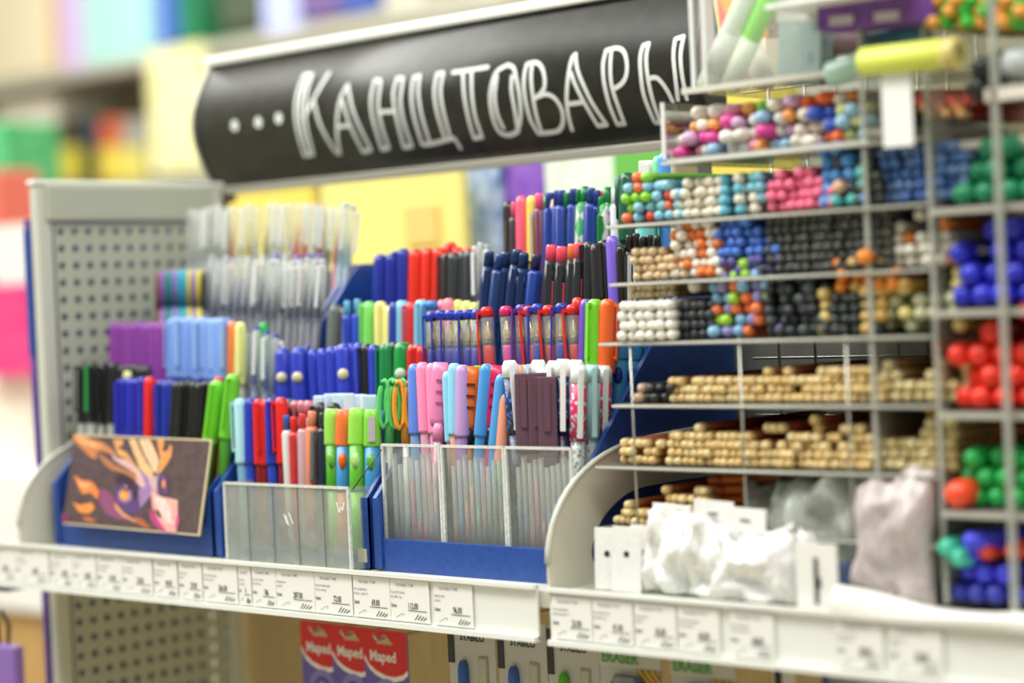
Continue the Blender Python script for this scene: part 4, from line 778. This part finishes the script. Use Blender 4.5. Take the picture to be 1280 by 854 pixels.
for i in range(nx+1):
    u = i/nx; x = .255+.16*u; zt = .003+.011*(1-u)**3+.002*math.sin(9*u); A_.append([bm.verts.new((x, y, z)) for y, z in ((-.004, -.006), (-.006+.002*math.sin(7*u), zt*.5), (.002, zt), (.016, zt*.4), (.03, -.005))])
for a, b in zip(A_, A_[1:]):
    for k in range(4): bm.faces.new((a[k], b[k], b[k+1], a[k+1])).smooth = True
tag(part('paper_sheet', bm, mat('ecebe2', .5)), 'crumpled white paper sheet along the right shelf edge', 'paper')

# ---- packs above the pencil rack
def hp(px, py, Y): return onY(px, py, Y)
def stick(name, label, cat, a, b, w, d, m, Y, group=None, end=None, Y2=None, parts=()):
    p = hp(*a, Y); q = hp(*b, Y if Y2 is None else Y2); v = q-p; L = v.length; o = root(name, label, cat, p, group)
    o.rotation_mode = 'QUATERNION'; o.rotation_quaternion = Vector((0, 0, 1)).rotation_difference(v.normalized())
    bm = NB()
    if name == 'highlighter': lathe(bm, [(0, w*.36), (.002, w*.48), (L-.002, w*.5), (L, w*.4)], 14, sy=d/w)
    else: box(bm, (0, 0, L/2), (w, d, L), bev=min(w, d)*.1)
    part('body', bm, m, o)
    for n_, f0, f1, mm in parts:
        bm = NB()
        if name == 'highlighter': lathe(bm, [(L*f0, w*.52), (L*f1, w*.52)], 14, sy=d/w)
        else: box(bm, (0, 0, L*(f0+f1)/2), (w*1.04, d*1.04, L*(f1-f0)))
        part(n_, bm, mm, o)
    return o
LBW = mat('f0f0e6', .4, kind='bars', h2='c8ccc0', scale=500)
stick('highlighter', 'white and green highlighter leaning right in the top pack', 'highlighter', (882, 112), (946, -30), .017, .012, mat('e6ecdc', .6), .058, parts=[('label', .15, .5, LBW)])
stick('highlighter', 'bright lime highlighter leaning right in the top pack', 'highlighter', (910, 112), (974, -30), .015, .012, mat('8ce838', .5), .060, parts=[('label', .02, .45, mat('e8ecd8', .4))])
stick('highlighter', 'orange highlighter leaning left in the top pack', 'highlighter', (960, 108), (900, -30), .016, .012, mat('f0a838', .3), .095, parts=[('label', .02, .4, mat('eeeadc', .4))])
stick('highlighter', 'coral red highlighter behind the lime one', 'highlighter', (925, 112), (908, -30), .02, .012, mat('ee6a60', .3), .12, parts=[('label', .02, .45, mat('e8e0d0', .4))])
stick('highlighter', 'amber highlighter upright behind the orange one', 'highlighter', (952, 112), (975, -30), .018, .012, mat('f0b040', .3), .13, parts=[('label', .02, .45, mat('e8e4d0', .4))])
stick('highlighter', 'yellow highlighter at the pack left edge', 'highlighter', (918, 110), (898, -30), .013, .012, mat('e6d890', .3), .135)
stick('marker_case', 'brown speckled case with beige foot behind the highlighters', 'case', (982, 100), (985, -30), .026, .012, mat('6a6458', .4, kind='noise', h2='a09a78', scale=90), .12, parts=[('foot', 0, .4, mat('c8c0a8', .5))])
bm = NB(); o = root('clear_pouch', 'clear plastic pouch around the highlighters', 'pouch', (hp(868, 118, .05).x, .05, .346)); box(bm, (0, 0, .05), (.0016, .003, .10)); box(bm, (.011, .0, .05), (.001, .003, .10)); part('side_seam', bm, mat('f4f6f4', .2), o)
bm = NB(); box(bm, (.045, .0, .05), (.09, .0008, .10)); part('front_film', bm, mat('f6f8f6', .1, kind='film', h2='ffffff', alpha=.08), o)
bm = NB(); box(bm, (.006, .010, .05), (.011, .002, .10)); part('side_card', bm, mat('d3c2c4', .5), o)
o = stick('box', 'grey blue dotted box with barcode top', 'box', (1008, 106), (1012, -20), .036, .02, mat('8fa8ac', .5, kind='dots', h2='a9bcb8', scale=110), .07, parts=[('barcode_label', .62, 1, mat('e6e6e0', .5, kind='bars', h2='c0c0b8', scale=300))])
o = stick('box', 'purple box with white label windows', 'box', (1105, 36), (1105, -40), .085, .03, mat('7a4aa0', .4, kind='noise', h2='683c90', scale=20), .05)
for dx in (-.022, .012): bm = NB(); box(bm, (dx, -.016, .006), (.018, .001, .006)); part('label_window', bm, mat('c8bcc8', .5), o)
bm = NB(); box(bm, (.262, .035, .388), (.10, .05, .003), bev=.001); RK('upper_ledge', bm, mat('f2f4ee', .3))
stick('highlighter', 'fat pale yellow green highlighter lying beside the grey ones', 'highlighter', (1076, 78), (1200, 66), .019, .017, mat('d6e25a', .35), .02, parts=[('cap', .85, 1.0, mat('d0c070', .4))])
stick('highlighter', 'pale mint highlighter lying left of the yellow one', 'highlighter', (1035, 95), (1105, 70), .018, .015, mat('a8ccbc', .35), .05); stick('highlighter', 'steel blue highlighter lying behind the mint one', 'highlighter', (1085, 55), (1160, 45), .018, .015, mat('5c9cb8', .35), .07); stick('highlighter', 'dusty pink highlighter lying at the back', 'highlighter', (1040, 58), (1095, 48), .015, .013, mat('b89494', .35), .08)
# orange and green topped items, top right
for i in range(24):
    r, q = i//8, i % 8; px = 1166+q*14.5+(r % 2)*7; py = 28-r*14; p = hp(px, py, .04); oc = (q+r) % 2
    b_ = ('2a9a30', '3ab83a') if oc else ('d87a20', 'f0a848')
    pencil(p.x, .035+.004*(i % 3), p.z, b_[0], b_[1], '%s pencil topper, %s in row %s up, upper right shelf' % ('green' if oc else 'orange', ORD[q], ORD[r]), 'pencil toppers on the upper right shelf', .0086, .10, name='pencil_topper', cat='topper', endl=.012, hx=8)
for i, (px, py, h, d) in enumerate(((1222, 85, '1a2a24', .016), (1245, 100, '20241f', .017), (1215, 110, '2a2c28', .015), (1262, 78, 'c0c8c8', .024), (1238, 75, '2a3830', .014), (1262, 112, '34382f', .014))):
    p = hp(px, py, .045); pencil(p.x, .045, p.z, '1c1e1c', h, ('silver topped marker at the right edge' if i == 3 else 'black marker, %s of the dark cluster, upper right' % ORD[i]), None, d, .1, name='marker', cat='marker', endl=.02, hx=12)
for i in range(10):
    p = hp(1146+i*6.5, 126+(i % 3)*8, .06); pencil(p.x, .06, p.z, 'a83020', ('e0584a', 'e8a060', 'f0c080')[i % 3], 'red or amber wrapped sweet coloured pencil, %s from left, upper right bay' % ORD[i], 'red and amber pencils in the upper right bay', .0066, .1)
slab('paper_label', 'tall white paper label on the divider', 'label', 1146, .022, .052, .001, .020, mat('f2f2ec', .5), z=.290)
bm = NB(); box(bm, (.41, .03, .317), (.1, .004, .008)); RK('cross_bar', bm, mat('e0d8cc', .3)); bm = NB(); box(bm, (.36, .06, .29), (.1, .004, .005)); RK('cross_bar', bm, mat('d8d0c4', .3))
slab('box', 'blue carton beside the dark green markers', 'box', 1200, .026, .022, .03, .085, mat('2f5aa0', .4, kind='noise', h2='27508f', scale=80), z=.252); slab('box', 'dark red carton beside the blue markers', 'box', 1183, .02, .022, .02, .085, mat('8a3030', .4), z=.2145)

# ------------------------------------------------------------------ hanging packs below the shelf
def hang(name, label, cat, px, w, y, ztop, h, m, group=None):
    o = root(name, label, cat, (onY(px, 800, y).x, y, ztop-h), group); bm = NB(); box(bm, (0, 0, h/2), (w, .0014, h), bev=.0004); part('card', bm, m, o)
    bm = NB(); tube(bm, [(onY(px, 800, y).x, .277, ztop-.007), (onY(px, 800, y).x, y-.01, ztop-.007), (onY(px, 800, y).x, y-.014, ztop-.002)], .0013, 6); U('hook', bm, WIRE); return o
MW = mat('f4f0ec', .5)
for i, px in enumerate((402, 441, 482)):
    y = .105-.004*i; o = hang('compass_pack', 'red and violet hanging pack reading Maped, %s from left' % ORD[i], 'pack', px, .052, y, -.069+.0005*i, .11, mat('6a5cae', .4), 'red and violet hanging packs')
    pts = [(-.026, .11), (.026, .11), (.026, .078), (.020, .0735), (.010, .071), (0, .0715), (-.012, .075), (-.020, .080), (-.026, .088)]
    for off, mm, g in ((.0008, MW, -.0042), (.0010, mat('d8281e', .4), 0)): bm = NB(); prism(bm, [(a, b+(g if b < .1 else 0)) for a, b in pts], -off-.0003, -off, 'Y'); part('header', bm, mm, o)
    bm = NB(); prism(bm, [(-.010, .098), (.010, .098), (.006, .1025), (.0015, .106), (-.0015, .106), (-.006, .1025)], -.0016, -.0013, 'Y'); part('hang_slot', bm, mat('c8ac88', .5), o)
    link('print', tm('Maped', .0125, MW, .95, .0003), o, (-.0185, -.0018, .0835))
    for r_, c_ in ((.017, '8a80c4'), (.011, '5a4a9c'), (.006, 'a8a0d8')): bm = NB(); lathe(bm, [(-.0012-.0002*(.02-r_)*100, r_), (-.0008, r_)], 24, 'Y', (0, 0, .052)); part('ring_print', bm, mat(c_, .4), o)
    bm = NB(); box(bm, (.023, -.001, .03), (.006, .001, .06)); part('teal_edge', bm, mat('2a8a96', .4), o)
for i, (px, c, nm) in enumerate(((590, '3a62ae', 'left blue'), (653, '3f66ac', 'right blue'), (716, '5cb82c', 'green'))):
    o = hang('pen_pack', 'grey blister pack with one %s pen, hanging under the rail' % nm, 'pack', px, .050, .05, -.040, .13, mat('c4c2b8', .5), 'grey blister packs')
    link('print', tm('STABILO', .0085, mat('33332f', .5), .8, .0002), o, (-.012, -.0014, .1115))
    bm = NB(); box(bm, (-.022, -.0012, .110), (.0062, .001, .034)); part('black_tab', bm, mat('35362f', .5), o)
    bm = NB(); lathe(bm, [(.0, .0045), (.088, .0045), (.093, .0038), (.096, .002)], 12, off=(-.008, -.003, 0)); part('pen', bm, mat(c, .3), o)
    bm = NB(); box(bm, (.012, -.0012, .05), (.010, .001, .1), bev=.0004); part('blister_window', bm, mat('aaa894', .4), o); bm = NB(); box(bm, (.012, -.0018, .05), (.0076, .001, .097), bev=.0004); part('window_ground', bm, mat('bdb9a2', .4), o)
for i, px in enumerate((787, 878)):
    o = hang('eraser_pack', ('left' if i == 0 else 'right')+' grey eraser pack with hazard striped corner', 'pack', px, .056, .030, -.041-.001*i, .1, mat('b4b4a6', .5), 'eraser packs')
    bm = NB(); box(bm, (0, -.001, .090), (.056, .001, .020)); part('header', bm, mat('c2bfb0', .5), o)
    link('print', tm('ERASER', .0115, mat('3c9a28', .5), .9, .0003), o, (-.026, -.002, .0830)); link('print', tm('HEAVY', .006, mat('e4e4dc', .5), .9), o, (-.026, -.002, .06)).rotation_euler = (0, math.pi/2, 0)
    bm = NB(); ring = [(-.018, .074), (.012, .074)]; tube(bm, [(-.016, -.003, .02), (-.016, -.003, .068), (-.012, -.003, .074), (.012, -.003, .074), (.018, -.003, .06), (.018, -.003, .02)], .0009, 6); part('blister_edge', bm, mat('5a5a50', .3), o)
    bm = NB(); box(bm, (-.001, -.005, .04), (.026, .008, .054), bev=.003); part('eraser', bm, mat('1f8a74', .4, kind='noise', h2='17604f', scale=90), o)
    bm = NB(); prism(bm, [(.006, .0795), (.0275, .0795), (.0275, .045), (.021, .055), (.014, .068)], -.0022, -.0018, 'Y'); part('hazard_corner', bm, mat('e2b422', .4, kind='barsx', h2='2a2a28', scale=110), o)
    bm = NB(); prism(bm, [(.004, .074), (.012, .07), (.022, .052), (.018, .048), (.006, .064)], -.0026, -.0023, 'Y'); part('blue_flash', bm, mat('4a5a9a', .4), o)
o = hang('pen_pack', 'narrow black and white pack right of the eraser packs', 'pack', 978, .018, .05, -.045, .1, mat('d8d6cc', .5)); bm = NB(); box(bm, (-.004, -.0015, .05), (.005, .001, .1)); part('black_stripe', bm, mat('2a2a28', .5), o)
o = hang('pen_pack', 'grey pack with blue edge under the right rail', 'pack', 1070, .055, .05, -.046, .09, mat('8a8c88', .5)); bm = NB(); box(bm, (-.025, -.0015, .045), (.004, .001, .09)); part('blue_stripe', bm, mat('3a4c7a', .5), o)
hang('pen_pack', 'dark green pack at the lower right edge', 'pack', 1190, .085, .05, -.046, .09, mat('2a6a48', .5))

# ------------------------------------------------------------------ left of the unit
bm = NB(); box(bm, (0, .05, -.02), (.008, .20, .65), bev=.001); o = root('side_poster_board', 'blue and purple printed board on the outer side of the unit', 'board', (XL-.026, .100, -.003)); part('body', bm, mat('5a4a96', .5, kind='noise', h2='7a58a0', scale=25), o)
bm = NB(); box(bm, (0, .05, .235), (.0092, .2008, .12)); part('blue_field', bm, mat('2a4a98', .5), o)
o = root('hanging_pouch', 'purple pouch with black clip hanging at the lower left of the unit', 'pouch', (XL-.046, .016, -.20)); bm = NB(); box(bm, (0, 0, .06), (.05, .012, .075), bev=.004); part('body', bm, mat('8a68b0', .5), o); bm = NB(); box(bm, (.012, -.01, .032), (.03, .008, .04), bev=.003); part('pale_pocket', bm, mat('b8ccd2', .5), o)
bm = NB(); tube(bm, [(-.006, 0, .09), (-.01, 0, .115), (0, 0, .13), (.01, 0, .115), (.006, 0, .09)], .002, 6); tube(bm, [(-.012, 0, .088), (-.004, -.004, .118)], .003, 6); part('black_clip', bm, mat('1f1f1f', .4), o); bm = NB(); box(bm, (.008, 0, .165), (.03, .02, .03)); part('purple_holder', bm, mat('6a4a90', .5), o)
def bgbox(name, label, cat, x0, x1, y0, y1, Y, d, m, group=None, extra=(), zb=None):
    """upright item whose front face spans the given picture corners at depth Y"""
    a = onY(x0, (y0+y1)/2, Y).x; b = onY(x1, (y0+y1)/2, Y).x; xm = (x0+x1)/2; zt = onY(xm, y0, Y).z; zb = onY(xm, y1, Y).z if name != 'notebook' else .1776
    o = root(name, label, cat, ((a+b)/2, Y, zb), group); w = b-a; h = zt-zb
    bm = NB(); box(bm, (0, d/2, h/2), (w, d, h), bev=min(w, h, d)*.04); part('body', bm, m, o)
    for n_, fx0, fx1, fz0, fz1, mm in extra:
        bm = NB(); box(bm, (w*((fx0+fx1)/2-.5), -.002, h*(fz0+fz1)/2), (w*(fx1-fx0), .004, h*(fz1-fz0))); part(n_, bm, mm, o)
    return o
# second shelf right behind the unit, with notebooks standing on it
bm = NB(); box(bm, (-.35, .60, .17), (1.7, .26, .015)); t = tag(part('rear_shelf_board', bm, BEI2), 'pale shelf board behind the pen display', 'shelf')
o = bgbox('notebook', 'large yellow notebook with orange print behind the pens', 'notebook', 405, 580, 222, 420, .53, .012, mat('f4e684', .6), extra=[('orange_print', .62, .84, .55, .80, mat('f4c070', .6, kind='noise', h2='f2d880', scale=45))])
bgbox('notebook', 'yellow notebook behind the clear pens, left of the large one', 'notebook', 270, 392, 240, 400, .53, .012, mat('eed85e', .6)); bgbox('notebook', 'navy and pale blue notebook right of the large yellow one', 'notebook', 574, 626, 205, 380, .56, .012, mat('6a84b0', .6, kind='noise', h2='c8d8e8', scale=12))
bgbox('notebook', 'violet notebook behind the pink topped pens', 'notebook', 622, 682, 200, 380, .57, .012, mat('7a48b8', .6, kind='noise', h2='9a68c8', scale=10)); bgbox('notebook', 'white and pale green notebook behind the green pens', 'notebook', 684, 836, 185, 380, .57, .012, mat('eef4ea', .6, kind='noise', h2='d8ecd0', scale=5), extra=[('green_corner', .6, 1, .75, 1, mat('6ab84a', .6))])
bgbox('notebook', 'yellow notebook seen through the pencil rack', 'notebook', 880, 990, 112, 270, .53, .012, mat('ecd85c', .6)); bgbox('notebook', 'white notebook seen through the pencil rack', 'notebook', 995, 1130, 70, 260, .55, .012, mat('e2e2da', .6))
# far gondola with binders
FY = 2.45
far = root('far_shelving', 'blurred pale shop shelving in the far background', 'shelving', (-3.2, FY+.2, FL))
def FR(n_, bm, m):
    for v in bm.verts: v.co -= Vector((-3.2, FY+.2, FL))
    part(n_, bm, m, far)
for z in (.915, .565, .215, -.2): bm = NB(); box(bm, (-2.9, FY+.2, z-.012), (4.6, .42, .03)); FR('shelf', bm, mat('b8b6a6', .5))
bm = NB(); box(bm, (-2.9, FY+.43, .1), (4.6, .03, 2.4)); FR('back_panel', bm, mat('ece2c8', .7))
for x in (-5.0, -3.42, -2.55): bm = NB(); box(bm, (x, FY+.40, .1), (.05, .04, 2.4)); FR('upright', bm, mat('8f8c78', .5))
bgb = [('binder', 'cream speckled binder on the far upper shelf', -40, 64, -20, 98, 'efe2be', 0), ('binder', 'ochre spined binder beside the cream one', 64, 72, -20, 90, 'd8a850', 0), ('binder', 'lilac binder on the far upper shelf', 72, 104, -20, 90, 'd8c0ea', 0), ('binder', 'mint green binder on the far upper shelf', 104, 184, -20, 84, 'b0e4da', 0),
 ('book', 'light blue book on the far upper shelf', 190, 201, -20, 60, '8ab0e0', 0), ('book', 'blue book on the far upper shelf', 201, 222, -20, 56, '3a62b8', 0), ('book', 'dark green book on the far upper shelf', 222, 248, -20, 52, '1f7a50', 0), ('box', 'dark speckled box on the far upper shelf', 275, 324, -20, 33, '4a5540', 0), ('book', 'pale lilac book on the far upper shelf', 328, 372, -20, 38, 'b4bcec', 0), ('box', 'purple box on the far upper shelf', 376, 425, -20, 22, '6a5488', 0), ('box', 'deep blue box on the far upper shelf', 427, 475, -20, 12, '4058a8', 0),
 ('carton', 'cream carton on the upper far shelf edge', 480, 530, -20, 6, 'c8c4b0', 0)]
for n_, lab, x0, x1, y0, y1, h, g in bgb: bgbox(n_, lab, n_, x0, x1, y0, y1, FY, .2, mat(h, .6, kind='noise', h2=h, scale=10))
for i, (x0, x1, c1, c2) in enumerate(((74, 102, '3a3018', 'cfc23c'), (103, 124, '1e3a50', '3a3a20'), (125, 152, 'c85a34', 'e6d050'), (153, 183, '9a9c90', 'ded26a'))):
    bgbox('carton', '%s yellow based carton from left, far middle shelf' % ORD[i], 'carton', x0, x1, 148, 228, FY, .2, mat(c1, .6), 'yellow based cartons on the far shelf', [('yellow_band', 0, 1, 0, .55, mat(c2, .6))])
bgbox('poster', 'pale yellow hanging poster left of the sign', 'poster', 187, 256, 58, 214, FY-.02, .01, mat('f6ee9a', .7, kind='noise', h2='fbf7cc', scale=5)); bgbox('cabinet', 'tall cream panel at the far left of the lower shelf', 'cabinet', 0, 72, 118, 330, FY+.05, .2, mat('e8e2d0', .7))
# near-left odds and ends
o = bgbox('bag', 'green bag at the upper left edge', 'bag', -110, 4, 160, 240, 1.5, .15, mat('2fa85a', .5, kind='noise', h2='7ad09a', scale=8))
o = bgbox('carton', 'pink and red carton edge at far left', 'carton', -60, -6, 215, 285, 1.1, .1, mat('f07a6a', .5))
o = bgbox('pouch', 'white round package at the left edge above the magenta one', 'pouch', -10, 40, 282, 356, .9, .08, mat('f0efe8', .5, kind='noise', h2='d8dad4', scale=20)); o = bgbox('pouch', 'magenta package at the left edge', 'pouch', -40, 36, 356, 470, .9, .08, mat('e02a78', .5, kind='noise', h2='e85a90', scale=10))
bgbox('carton', 'cream carton under the magenta package', 'carton', -60, 40, 470, 585, .95, .2, mat('ece4cc', .6)); bgbox('counter', 'white counter block at the lower left', 'counter', -120, 62, 585, 760, .8, .3, mat('f0f0ec', .5)); bgbox('cabinet', 'tan wooden cabinet under the white counter', 'cabinet', -120, 62, 760, 1000, .82, .3, mat('c8a468', .6, kind='grain', h2='b89058', scale=20))
